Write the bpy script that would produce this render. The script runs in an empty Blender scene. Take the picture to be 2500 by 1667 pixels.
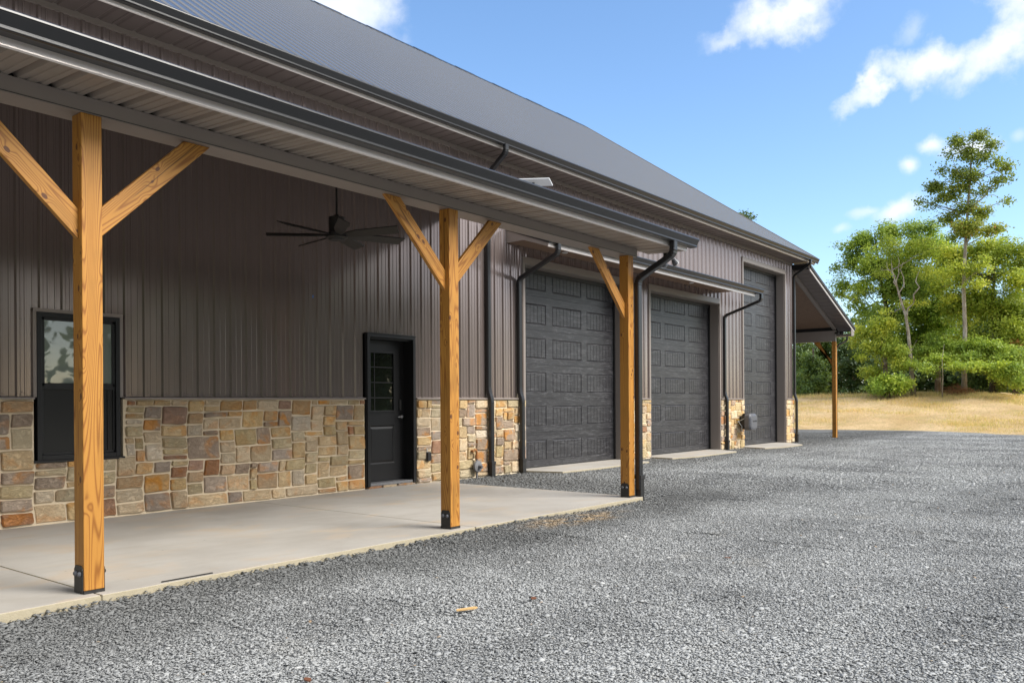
import bpy, math, random
import numpy as np
from mathutils import Vector, Matrix

sc = bpy.context.scene
C = sc.collection
R = math.radians

# ---------------------------------------------------------------- camera
TH, ROLL, F, S = 0.67194, 0.00605, 2051.5, 151.84
fw = Vector((math.cos(TH), math.sin(TH), 0)); rt = Vector((math.sin(TH), -math.cos(TH), 0)); up = Vector((0, 0, 1))
cr, sr = math.cos(ROLL), math.sin(ROLL)
R2 = rt * cr - up * sr; U2 = rt * sr + up * cr
cd = bpy.data.cameras.new("camera"); cam = bpy.data.objects.new("camera", cd); C.objects.link(cam)
m = Matrix((R2, U2, -fw)).transposed().to_4x4(); m.translation = Vector((0, -9.698, 1.2827))
cam.matrix_world = m
cd.sensor_width = 36; cd.lens = F / 2500 * 36
cd.shift_x = -S * sr / 2500; cd.shift_y = S * cr / 2500
cd.clip_end = 3000; cd.clip_start = 0.05
sc.camera = cam

# ---------------------------------------------------------------- world, sun, exposure
SUN_EL, SUN_AZ = 41.0, -72.0       # azimuth: direction the light comes from, measured from +X towards +Y
w = bpy.data.worlds.new("World"); sc.world = w; w.use_nodes = True
sc.view_settings.view_transform = 'Standard'; sc.view_settings.look = 'None'
sc.view_settings.exposure = 0.87; sc.view_settings.gamma = 1; sc.view_settings.use_curve_mapping = False
SKY_STRENGTH = 0.121
sd = bpy.data.lights.new("sun", 'SUN'); sun = bpy.data.objects.new("sun", sd); C.objects.link(sun)
sd.energy = 3.3; sd.angle = R(34); sd.color = (1.0, 0.955, 0.89)
sdir = Vector((math.cos(R(SUN_AZ)) * math.cos(R(SUN_EL)), math.sin(R(SUN_AZ)) * math.cos(R(SUN_EL)), math.sin(R(SUN_EL))))
sun.rotation_euler = sdir.to_track_quat('Z', 'Y').to_euler(); sun.location = (0, -20, 30)


class NT:
    def __init__(s, tree): s.t = tree; s.n = tree.nodes; s.l = tree.links
    def node(s, typ, **k):
        n = s.n.new(typ)
        for a, b in k.items():
            if a == 'inp':
                for i, v in b.items():
                    if isinstance(v, bpy.types.NodeSocket): s.l.new(v, n.inputs[i])
                    else: n.inputs[i].default_value = v
            else: setattr(n, a, b)
        return n
    def math(s, op, a, b=0.0, c=None, clamp=False):
        d = {0: a, 1: b}
        if c is not None: d[2] = c
        n = s.node('ShaderNodeMath', operation=op, inp=d); n.use_clamp = clamp
        return n.outputs[0]
    def vm(s, op, a, b=(0, 0, 0), out=0):
        return s.node('ShaderNodeVectorMath', operation=op, inp={0: a, 1: b}).outputs[out]
    def noise(s, vec, scale, detail=4, rough=0.5, dist=0.0, out=0):
        return s.node('ShaderNodeTexNoise', inp={'Vector': vec, 'Scale': scale, 'Detail': detail, 'Roughness': rough, 'Distortion': dist}).outputs[out]
    def mix(s, f, a, b, mode='MIX'):
        n = s.node('ShaderNodeMix', data_type='RGBA', blend_type=mode)
        for i, v in ((0, f), (6, a), (7, b)):
            if isinstance(v, bpy.types.NodeSocket): s.l.new(v, n.inputs[i])
            else: n.inputs[i].default_value = v if i == 0 else (*v, 1) if len(v) == 3 else v
        return n.outputs[2]
    def ramp(s, f, stops, interp='LINEAR'):
        n = s.node('ShaderNodeValToRGB', inp={0: f}); cr_ = n.color_ramp; cr_.interpolation = interp
        while len(cr_.elements) < len(stops): cr_.elements.new(0.5)
        for e, (p, c) in zip(cr_.elements, stops):
            e.position = p; e.color = (*c, 1) if not isinstance(c, (int, float)) else (c, c, c, 1)
        return n.outputs[0]
    def smooth(s, v, a, b):
        n = s.node('ShaderNodeMapRange', interpolation_type='SMOOTHSTEP', inp={0: v, 1: a, 2: b, 3: 0.0, 4: 1.0})
        return n.outputs[0]
    def scale(s, vec, sc_):
        return s.node('ShaderNodeVectorMath', operation='MULTIPLY', inp={0: vec, 1: sc_}).outputs[0]


# ---- sky with scattered fair-weather clouds (directions in world space)
t = NT(w.node_tree)
for n in list(t.n): t.n.remove(n)
sky = t.node('ShaderNodeTexSky'); sky.sky_type = 'NISHITA'; sky.sun_disc = False
sky.sun_elevation = R(SUN_EL); sky.sun_rotation = R(90 - SUN_AZ); sky.altitude = 200; sky.air_density = 1.0; sky.dust_density = 0.9; sky.ozone_density = 2.4
dirv = t.node('ShaderNodeTexCoord').outputs['Generated']
dirv = t.vm('NORMALIZE', dirv)
wob = t.node('ShaderNodeTexNoise', inp={'Vector': dirv, 'Scale': 14.0, 'Detail': 6.0, 'Roughness': 0.58}).outputs[1]
wob = t.vm('SUBTRACT', wob, (0.5, 0.5, 0.5))
fine = t.noise(dirv, 30.0, 8, 0.62)
clouds = None
def cloud(d, rx, ry, tilt=0.0, dens=1.0, wobble=0.10, soft=0.95):
    global clouds
    c = Vector(d).normalized(); u = Vector((c.y, -c.x, 0)).normalized(); v = u.cross(c).normalized()
    u2 = (u * math.cos(tilt) + v * math.sin(tilt)); v2 = (-u * math.sin(tilt) + v * math.cos(tilt))
    p = t.vm('ADD', dirv, t.scale(wob, (wobble,) * 3))
    a = t.math('DIVIDE', t.vm('DOT_PRODUCT', p, tuple(u2), 1), rx)
    b = t.math('DIVIDE', t.vm('DOT_PRODUCT', p, tuple(v2), 1), ry)
    f = t.math('GREATER_THAN', t.vm('DOT_PRODUCT', dirv, tuple(c), 1), 0.6)
    r2 = t.math('SQRT', t.math('ADD', t.math('MULTIPLY', a, a), t.math('MULTIPLY', b, b)))
    r2 = t.math('ADD', r2, t.math('MULTIPLY', t.math('SUBTRACT', fine, 0.5), 0.9))
    mk = t.math('SUBTRACT', 1.0, t.smooth(r2, 1.0 - soft, 1.0))
    mk = t.math('MULTIPLY', t.math('MULTIPLY', mk, f), dens)
    clouds = mk if clouds is None else t.math('MAXIMUM', clouds, mk)
cloud((0.9279, 0.1422, 0.3420), 0.070, 0.036, 0.25, 1.0)
cloud((0.915, 0.115, 0.372), 0.052, 0.034, 0.5, 1.0)
cloud((0.918, 0.2022, 0.338), 0.056, 0.030, 0.05, 1.0)
cloud((0.9099, 0.2511, 0.322), 0.046, 0.017, 0.7, 0.9)
cloud((0.8598, 0.3179, 0.4030), 0.064, 0.034, 0.0, 1.0)
cloud((0.8399, 0.3721, 0.3900), 0.055, 0.018, 0.25, 0.55)
cloud((0.5905, 0.6889, 0.4303), 0.075, 0.062, -0.5, 0.95)
cloud((0.9461, 0.1934, 0.2598), 0.022, 0.013, 0.0, 0.9, 0.04)
cloud((0.9521, 0.1620, 0.2528), 0.034, 0.016, 0.0, 0.95, 0.05)
cloud((0.9444, 0.2204, 0.2441), 0.017, 0.012, 0.0, 0.85, 0.03)
cloud((0.9508, 0.2301, 0.2074), 0.032, 0.016, 0.4, 0.95, 0.05)
cloud((0.9434, 0.2612, 0.2042), 0.022, 0.007, 0.1, 0.5, 0.03)
cloud((0.9390, 0.2855, 0.1915), 0.012, 0.007, 0.0, 0.4, 0.03)
cloud((0.9576, 0.1225, 0.2607), 0.012, 0.009, 0.6, 0.35, 0.02)
cloud((0.9029, 0.2099, 0.3752), 0.022, 0.014, 0.8, 0.30, 0.06)
cloud((-.25, .50, .82), .62, .42, .3, .95, .22)  # cloud bank added out of view, for the roof rib flanks to reflect
# the rest of the sky, behind and beside the photographer: more broken cloud
sxy = t.node('ShaderNodeSeparateXYZ', inp={0: dirv})
pz = t.math('MAXIMUM', sxy.outputs[2], 0.06)
pl = t.node('ShaderNodeCombineXYZ', inp={0: t.math('DIVIDE', sxy.outputs[0], pz), 1: t.math('DIVIDE', sxy.outputs[1], pz), 2: 0.0}).outputs[0]
cl = t.noise(pl, 0.9, 7, 0.6)
cl = t.smooth(cl, 0.28, 0.50)
away = t.smooth(t.vm('DOT_PRODUCT', dirv, (fw.x, fw.y, 0.26), 1), 0.72, 0.45)
cl = t.math('MULTIPLY', t.math('MULTIPLY', cl, away), t.smooth(sxy.outputs[2], 0.02, 0.16))
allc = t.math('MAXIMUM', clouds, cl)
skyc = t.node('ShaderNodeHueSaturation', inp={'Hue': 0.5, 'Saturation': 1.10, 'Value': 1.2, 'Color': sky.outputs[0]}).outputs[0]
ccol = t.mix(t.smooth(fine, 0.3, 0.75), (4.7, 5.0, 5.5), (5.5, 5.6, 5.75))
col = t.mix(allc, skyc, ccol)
bg = t.node('ShaderNodeBackground', inp={'Color': col, 'Strength': SKY_STRENGTH})
t.l.new(bg.outputs[0], t.node('ShaderNodeOutputWorld').inputs[0])

# ---------------------------------------------------------------- material helpers
def mat(name):
    mt = bpy.data.materials.new(name); mt.use_nodes = True
    n = NT(mt.node_tree); b = n.n['Principled BSDF']
    n.co = n.node('ShaderNodeTexCoord').outputs['Object']
    return mt, n, b
def setp(b, **k):
    names = dict(rough='Roughness', metal='Metallic', spec='Specular IOR Level', color='Base Color', ior='IOR', coat='Coat Weight', crough='Coat Roughness')
    nt = b.id_data
    for a, v in k.items():
        i = b.inputs[names[a]]
        if isinstance(v, bpy.types.NodeSocket): nt.links.new(v, i)
        elif isinstance(v, tuple): i.default_value = (*v, 1)
        else: i.default_value = v
def bump(n, b, h, strength=0.3, dist=0.01, base=None):
    nd = n.node('ShaderNodeBump', inp={'Height': h, 'Strength': strength, 'Distance': dist})
    if base is not None: n.l.new(base, nd.inputs['Normal'])
    n.l.new(nd.outputs[0], b.inputs['Normal']); return nd.outputs[0]

def painted(name, c, rough, c2=None, warp=0.0, spec=0.5, stretch=(1, 1, .25), metal=0.0, dustk=.10):
    mt, n, b = mat(name)
    f = n.noise(n.scale(n.co, stretch), 2.2, 5, 0.6)
    c2 = c2 or tuple(x * 1.25 for x in c)
    col = n.mix(f, c, c2)
    dust = n.noise(n.co, 35, 6, 0.7)
    col = n.mix(n.math('MULTIPLY', n.smooth(dust, .55, .8), dustk), col, (.35, .32, .28))
    setp(b, color=col, rough=n.math('ADD', n.math('MULTIPLY', n.noise(n.co, 1.5, 2), .05), rough - .025), spec=spec, metal=metal)
    if warp: bump(n, b, n.noise(n.scale(n.co, (1, 1, .35)), 1.7, 2), 1.0, warp)
    return mt

SIDING = painted("taupe_painted_steel", (.29, .236, .222), .17, (.31, .255, .24), .0008, .5, metal=.66, dustk=.02)
TRIM = painted("taupe_trim", (.25, .215, .192), .42, (.27, .232, .208), .0, .5, metal=.2, dustk=.03)
FASCIA = painted("taupe_fascia", (.62, .56, .515), .30, (.66, .60, .56), .001, .7, metal=.35, dustk=.03)
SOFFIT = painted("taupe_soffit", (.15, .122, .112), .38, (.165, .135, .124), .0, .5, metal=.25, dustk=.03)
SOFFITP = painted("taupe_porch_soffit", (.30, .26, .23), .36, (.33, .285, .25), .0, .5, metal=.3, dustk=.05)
BLACK = painted("black_gutter_paint", (.010, .0105, .012), .30, (.013, .0135, .015), .0, .55, dustk=.02)
BLACKM = painted("black_matte", (.014, .0135, .0135), .5, (.02, .0195, .019), .0, .45)
BLACKD = painted("black_door_paint", (.011, .011, .012), .36, (.013, .013, .014), .0, .4, dustk=.02)
ROOFM = painted("charcoal_roof_steel", (.055, .055, .059), .14, (.062, .062, .065), .0, 1.0, metal=.0, dustk=.02)
ROOFM.node_tree.nodes['Principled BSDF'].inputs['IOR'].default_value = 1.85
DARKIN = painted("dark_interior", (.01, .01, .01), .9)
WHITEP = painted("white_plastic", (.72, .73, .74), .4)
GREYP = painted("grey_plastic", (.085, .088, .10), .42)
STEEL = painted("galvanised_steel", (.14, .14, .145), .42)
RUST = painted("rusty_pipe", (.23, .085, .025), .8, (.38, .17, .05))
HOSE = painted("pale_hose", (.45, .46, .44), .5)
SCREWM = painted("screw_head", (.03, .028, .027), .5)

def garage_mat():
    mt, n, b = mat("charcoal_woodgrain_steel")
    v = n.scale(n.co, (1.0, 1.0, 9.0))
    a = n.noise(v, 2.3, 8, 0.7, 1.6); g = n.noise(n.scale(n.co, (3.5, 1, 26)), 3.0, 7, 0.75, .8)
    patch = n.noise(n.scale(n.co, (.7, 1, 1.2)), 1.3, 4)
    st = n.math('MULTIPLY', n.smooth(a, .46, .62), n.smooth(g, .38, .66))
    col = n.mix(st, (.019, .0185, .0215), (.115, .114, .122))  # pale streaks: sheen of the embossed grain painted into the base colour
    col = n.mix(n.math('MULTIPLY', patch, .3), col, (.05, .048, .05))
    setp(b, color=col, rough=n.math('ADD', n.math('MULTIPLY', g, .18), .30), spec=.5, metal=.0)
    bump(n, b, n.math('ADD', g, a), .35, .003)
    return mt
GARAGE = garage_mat()

def wood_mat(name, light, dark, knots=True, rough=.5, sc_=1.0):
    mt, n, b = mat(name)
    rnd = n.node('ShaderNodeObjectInfo').outputs['Random']
    off = n.node('ShaderNodeCombineXYZ', inp={0: n.math('MULTIPLY', rnd, 7.0), 1: n.math('MULTIPLY', rnd, 3.0), 2: n.math('MULTIPLY', rnd, 11.0)}).outputs[0]
    p = n.vm('ADD', n.co, off)
    kn = n.node('ShaderNodeTexVoronoi', feature='F1', inp={'Vector': n.scale(p, (1.6, 1.6, 1)), 'Scale': 5.0, 'Randomness': 1.0}).outputs[0]
    kr = n.math('SUBTRACT', 1.0, n.smooth(kn, 0.05, 0.40))
    base = n.noise(n.scale(p, (1, 1, .055)), 6.0 * sc_, 1.2, .4)
    h = n.math('ADD', base, n.math('MULTIPLY', kr, .05))
    rings = n.math('SINE', n.math('MULTIPLY', h, 190.0))
    rings = n.math('ADD', n.math('MULTIPLY', rings, .5), .5)
    rings = n.math('POWER', rings, 3.4)
    fib = n.noise(n.scale(p, (1, 1, .03)), 90, 5, .65)
    big = n.noise(n.scale(p, (1, 1, .2)), 3.0, 3, .5)
    mid = tuple((a * .55 + c * .45) for a, c in zip(light, dark))
    col = n.mix(n.math('MULTIPLY', big, .75), light, mid)
    col = n.mix(n.math('MULTIPLY', rings, .78), col, dark)
    col = n.mix(n.math('MULTIPLY', n.smooth(fib, .5, .75), .30), col, dark)
    ck = n.noise(n.scale(p, (1, 1, .022)), 34, 3, .5); col = n.mix(n.math('MULTIPLY', n.smooth(ck, .655, .70), .75), col, (.07, .028, .008))
    st = n.noise(n.scale(p, (1, 1, .35)), 5.5, 5, .6); col = n.mix(n.math('MULTIPLY', n.smooth(st, .52, .72), .45), col, tuple(x * .5 for x in light))
    kc = n.math('SUBTRACT', 1.0, n.smooth(kn, 0.10, 0.14))
    if knots: col = n.mix(n.math('MULTIPLY', kc, .9), col, (.085, .028, .012))
    setp(b, color=col, rough=rough, spec=.35)
    bump(n, b, n.math('ADD', n.math('MULTIPLY', rings, -.35), n.math('MULTIPLY', fib, .5)), .25, .003)
    return mt
WOOD = wood_mat("stained_pine", (.49, .235, .045), (.20, .066, .010))
CEILW = wood_mat("stained_pine_ceiling", (.27, .175, .12), (.15, .09, .058), False, .5)

def stone_mat(name, c1, c2, rust, ramt):
    mt, n, b = mat(name)
    oi = n.node('ShaderNodeObjectInfo'); rnd = oi.outputs['Random']
    off = n.node('ShaderNodeCombineXYZ', inp={0: n.math('MULTIPLY', rnd, 13.0), 1: n.math('MULTIPLY', rnd, 5.0), 2: n.math('MULTIPLY', rnd, 9.0)}).outputs[0]
    p = n.vm('ADD', n.co, off)
    a = n.noise(p, 5.5, 6, .62, .4); f = n.noise(p, 42, 8, .72); cr_ = n.noise(n.scale(p, (1, 1, 1.8)), 12, 8, .7, 1.2)
    col = n.mix(n.smooth(a, .35, .66), c1, c2)
    r = n.noise(p, 4.2, 3, .5, .5)
    col = n.mix(n.math('MULTIPLY', n.smooth(r, .5, .62), ramt), col, rust)
    col = n.mix(n.math('MULTIPLY', n.smooth(f, .45, .75), .35), col, tuple(x * .45 for x in c1))
    col = n.mix(n.math('MULTIPLY', n.smooth(n.noise(p, 60, 4, .6), .62, .8), .35), col, (.62, .55, .45))
    hs = n.node('ShaderNodeHueSaturation', inp={'Hue': .5, 'Saturation': n.math('ADD', n.math('MULTIPLY', rnd, .35), .86), 'Value': n.math('ADD', n.math('MULTIPLY', n.math('FRACT', n.math('MULTIPLY', rnd, 7.3)), .42), .92), 'Color': col}).outputs[0]
    setp(b, color=hs, rough=.9, spec=.25)
    ridge = n.math('ABSOLUTE', n.math('SUBTRACT', cr_, .5))
    h = n.math('ADD', n.math('MULTIPLY', f, .35), n.math('ADD', n.math('MULTIPLY', n.math('MINIMUM', ridge, .06), 6.0), a))
    bump(n, b, h, .75, .022)
    return mt
STONES = [stone_mat("stone_buff", (.49, .36, .215), (.57, .44, .275), (.54, .27, .10), .5),
          stone_mat("stone_olive", (.42, .34, .21), (.50, .41, .265), (.48, .28, .13), .35),
          stone_mat("stone_grey", (.31, .24, .185), (.41, .325, .25), (.50, .25, .10), .75),
          stone_mat("stone_brown", (.31, .175, .11), (.39, .245, .165), (.44, .20, .08), .45),
          stone_mat("stone_ochre", (.50, .315, .165), (.47, .335, .20), (.54, .25, .08), .65),
          stone_mat("stone_pale", (.53, .43, .305), (.60, .50, .37), (.50, .32, .17), .3)]
SW = [.35, .18, .19, .08, .09, .11]

def mortar_mat():
    mt, n, b = mat("cream_mortar")
    a = n.noise(n.co, 8, 5); f = n.noise(n.co, 140, 5, .7)
    setp(b, color=n.mix(a, (.68, .565, .40), (.76, .65, .48)), rough=.95, spec=.2)
    bump(n, b, n.math('ADD', f, n.math('MULTIPLY', a, 2.)), .35, .006)
    return mt
MORTAR = mortar_mat()

def concrete_mat():
    mt, n, b = mat("broomed_concrete")
    big = n.noise(n.co, .8, 5, .6, .3); mid = n.noise(n.scale(n.co, (.5, 1.6, 1)), 3.2, 6, .65); f = n.noise(n.co, 120, 6, .7)
    col = n.mix(n.smooth(big, .3, .72), (.35, .325, .288), (.44, .418, .38))
    col = n.mix(n.math('MULTIPLY', n.smooth(mid, .5, .75), .5), col, (.34, .31, .265))
    tan = n.noise(n.scale(n.co, (.7, 1.3, 1)), 1.6, 4, .6, .5)
    col = n.mix(n.math('MULTIPLY', n.smooth(tan, .50, .70), .6), col, (.46, .37, .27))
    brm = n.noise(n.scale(n.co, (1, 60, 1)), 3.0, 3, .6)
    col = n.mix(n.math('MULTIPLY', n.smooth(f, .6, .78), .25), col, (.22, .20, .17))
    spk = n.node('ShaderNodeTexVoronoi', inp={'Vector': n.scale(n.co, (1, 2.2, 1)), 'Scale': 2.6}).outputs[0]
    col = n.mix(n.math('MULTIPLY', n.math('SUBTRACT', 1., n.smooth(spk, .02, .035)), .8), col, (.09, .08, .07))
    setp(b, color=col, rough=n.math('ADD', n.math('MULTIPLY', mid, .3), .5), spec=.3)
    bump(n, b, n.math('ADD', n.math('MULTIPLY', brm, .5), f), .18, .003)
    return mt
CONC = concrete_mat()
def edge_mat():
    mt, n, b = mat("dusty_concrete_edge")
    a = n.noise(n.co, 25, 6, .7)
    setp(b, color=n.mix(a, (.30, .26, .17), (.45, .40, .30)), rough=.95, spec=.2); bump(n, b, a, .6, .01)
    return mt
EDGE = edge_mat()

def yard_tone(n, p):
    """broad damp / dusty / raked variation shared by the bed and the loose chips (world metres)"""
    a = n.noise(n.scale(p, (1, .45, 0)), .55, 5, .6, .3)
    c = n.noise(n.scale(p, (.25, 1.2, 0)), .8, 4, .55, .2)
    return n.math('ADD', n.math('MULTIPLY', a, .6), n.math('MULTIPLY', c, .4))
def gravel_mat(chip):
    mt, n, b = mat("gravel_chips" if chip else "gravel_bed")
    geo = n.node('ShaderNodeNewGeometry').outputs['Position']
    tone = yard_tone(n, geo)
    if chip:
        at = n.node('ShaderNodeAttribute', attribute_name='tone').outputs['Fac']
        col = n.ramp(at, [(0, (.21, .215, .215)), (.35, (.335, .342, .342)), (.62, (.40, .405, .40)), (.86, (.46, .462, .452)), (.94, (.60, .595, .57)), (.955, (.42, .33, .21)), (1, (.34, .23, .13))])
        gr = n.noise(geo, 160, 3, .6)
        col = n.mix(n.math('MULTIPLY', gr, .35), col, (.10, .11, .115))
    else:
        v = n.node('ShaderNodeTexVoronoi', inp={'Vector': n.scale(geo, (1, 1.5, 1)), 'Scale': 46.0}); f = n.noise(geo, 70, 7, .75)
        v2 = n.node('ShaderNodeTexVoronoi', inp={'Vector': geo, 'Scale': 21.0})
        s2 = n.node('ShaderNodeSeparateColor', inp={0: v.outputs['Color']}).outputs[0]
        s3 = n.node('ShaderNodeSeparateColor', inp={0: v2.outputs['Color']}).outputs[0]
        s2 = n.math('ADD', n.math('MULTIPLY', s2, .65), n.math('MULTIPLY', s3, .35))
        col = n.ramp(s2, [(0, (.11, .114, .116)), (.4, (.29, .295, .296)), (.7, (.42, .424, .42)), (1, (.64, .637, .62))])
        col = n.mix(n.math('MULTIPLY', n.smooth(f, .4, .7), .5), col, (.075, .08, .085))
        h = n.math('ADD', v.outputs['Distance'], n.math('MULTIPLY', f, .6))
        bump(n, b, n.math('ADD', h, v2.outputs['Distance']), .9, .022)
    col = n.mix(n.math('MULTIPLY', n.smooth(tone, .42, .62), .42), col, (.46, .47, .465))
    col = n.mix(n.math('MULTIPLY', n.smooth(tone, .52, .36), .32), col, (.10, .104, .107))
    tan = n.noise(geo, 1.1, 5, .6)
    col = n.mix(n.math('MULTIPLY', n.smooth(tan, .6, .78), .22), col, (.30, .25, .17))
    # darker strip along the house and slab
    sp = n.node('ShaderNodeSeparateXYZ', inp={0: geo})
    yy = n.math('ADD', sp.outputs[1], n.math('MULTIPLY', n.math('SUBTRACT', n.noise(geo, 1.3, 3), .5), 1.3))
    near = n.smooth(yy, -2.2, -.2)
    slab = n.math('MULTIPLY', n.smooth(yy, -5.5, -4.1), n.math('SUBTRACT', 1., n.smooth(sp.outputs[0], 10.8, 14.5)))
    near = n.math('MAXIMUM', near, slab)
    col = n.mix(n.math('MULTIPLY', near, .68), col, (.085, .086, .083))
    dirt = n.vm('LENGTH', n.scale(n.vm('SUBTRACT', geo, (8.0, -4.28, 0)), (.75, 2.6, 0)), out=1)
    col = n.mix(n.math('MULTIPLY', n.math('SUBTRACT', 1., n.smooth(dirt, .2, 1.0)), n.smooth(n.noise(geo, 6, 4), .38, .6)), col, (.36, .27, .17))
    setp(b, color=col, rough=.9, spec=.2)
    return mt
CHIP = gravel_mat(True); BED = gravel_mat(False)

def mound_mat():
    mt, n, b = mat("dry_straw_soil")
    a = n.noise(n.co, .5, 5, .6); s = n.noise(n.scale(n.co, (1, 1, 2)), 9, 7, .72, .5); f = n.noise(n.co, 45, 6, .75)
    col = n.mix(n.smooth(a, .3, .7), (.54, .375, .185), (.70, .52, .30))
    col = n.mix(n.math('MULTIPLY', n.smooth(s, .48, .66), .7), col, (.33, .23, .11))
    col = n.mix(n.math('MULTIPLY', n.smooth(f, .55, .75), .45), col, (.70, .58, .39))
    g = n.noise(n.scale(n.co, (1, .5, 1)), 1.4, 5, .65)
    col = n.mix(n.math('MULTIPLY', n.smooth(g, .50, .70), .6), col, (.36, .30, .11))
    cl_ = n.noise(n.scale(n.co, (1, 1, 2.5)), 3.2, 6, .7, .6); col = n.mix(n.math('MULTIPLY', n.smooth(cl_, .56, .68), .5), col, (.30, .19, .09))
    setp(b, color=col, rough=.95, spec=.15)
    bump(n, b, n.math('ADD', s, f), .9, .07)
    return mt
MOUND = mound_mat()
def plain(name, c, rough=.9):
    mt, n, b = mat(name); setp(b, color=n.mix(n.noise(n.co, 3, 5), c, tuple(x * 1.4 for x in c)), rough=rough, spec=.2); return mt
FIELD = plain("rough_grass_field", (.07, .085, .025))

def leaf_mat(name, stops, trans=.5):
    mt, n, b = mat(name)
    at = n.node('ShaderNodeAttribute', attribute_name='tone').outputs['Fac']
    col = n.ramp(at, stops)
    big = n.noise(n.co, .55, 3, .5)
    col = n.node('ShaderNodeHueSaturation', inp={'Hue': n.math('ADD', .49, n.math('MULTIPLY', n.math('SUBTRACT', big, .5), -.05)), 'Saturation': 1.0, 'Value': n.math('ADD', 1.5, n.math('MULTIPLY', big, 1.0)), 'Color': col}).outputs[0]
    setp(b, color=col, rough=.5, spec=.4)
    tr = n.node('ShaderNodeBsdfTranslucent', inp={'Color': n.mix(.55, col, (.42, .52, .05), 'MIX')})
    mx = n.node('ShaderNodeMixShader', inp={0: trans, 1: b.outputs[0], 2: tr.outputs[0]})
    n.l.new(mx.outputs[0], n.n['Material Output'].inputs[0]); return mt
L_OAK = leaf_mat("oak_leaf", [(0, (.045, .07, .016)), (.5, (.12, .155, .03)), (.85, (.21, .225, .04)), (.93, (.27, .21, .05)), (1, (.27, .09, .035))])
L_MAPLE = leaf_mat("maple_leaf", [(0, (.045, .085, .014)), (.5, (.13, .20, .03)), (1, (.28, .34, .05))])
L_GOLD = leaf_mat("gold_green_leaf", [(0, (.07, .10, .014)), (.5, (.165, .225, .034)), (1, (.37, .39, .055))])
L_LIME = leaf_mat("fresh_green_leaf", [(0, (.05, .095, .014)), (.5, (.15, .24, .035)), (1, (.33, .40, .06))])
L_DARK = leaf_mat("deep_green_leaf", [(0, (.012, .028, .010)), (.6, (.03, .06, .022)), (1, (.075, .115, .04))], .25)
L_PINE = leaf_mat("pine_needles", [(0, (.015, .035, .012)), (.5, (.045, .085, .022)), (1, (.11, .16, .035))], .3)
def bark_mat(name, c1, c2):
    mt, n, b = mat(name)
    a = n.noise(n.scale(n.co, (1, 1, .25)), 9, 7, .7); p = n.noise(n.co, 2.5, 4)
    col = n.mix(n.smooth(a, .35, .65), c1, c2); col = n.mix(n.math('MULTIPLY', n.smooth(p, .5, .65), .5), col, (.52, .49, .43))
    setp(b, color=col, rough=.9, spec=.2); bump(n, b, a, .8, .03); return mt
BARK = bark_mat("pale_bark", (.22, .18, .14), (.42, .37, .31)); BARKD = bark_mat("dark_bark", (.07, .055, .04), (.14, .11, .085))

def glass_mat(name, c, rough=.02):
    mt, n, b = mat(name)
    setp(b, color=n.mix(n.noise(n.co, 1.2, 3), c, tuple(x * .8 for x in c)), rough=rough, spec=.9)
    bump(n, b, n.noise(n.co, 2.3, 2), .25, .004); return mt
GLASS = glass_mat("door_glass", (.012, .014, .011)); GLASSU = glass_mat("upper_sash_glass", (.21, .25, .225)); 
def screen_mat():
    mt, n, b = mat("insect_screen"); setp(b, color=n.mix(n.noise(n.co, 3, 4), (.010, .010, .009), (.016, .016, .014)), rough=.45, spec=.35); return mt
SCREEN = screen_mat()

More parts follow.
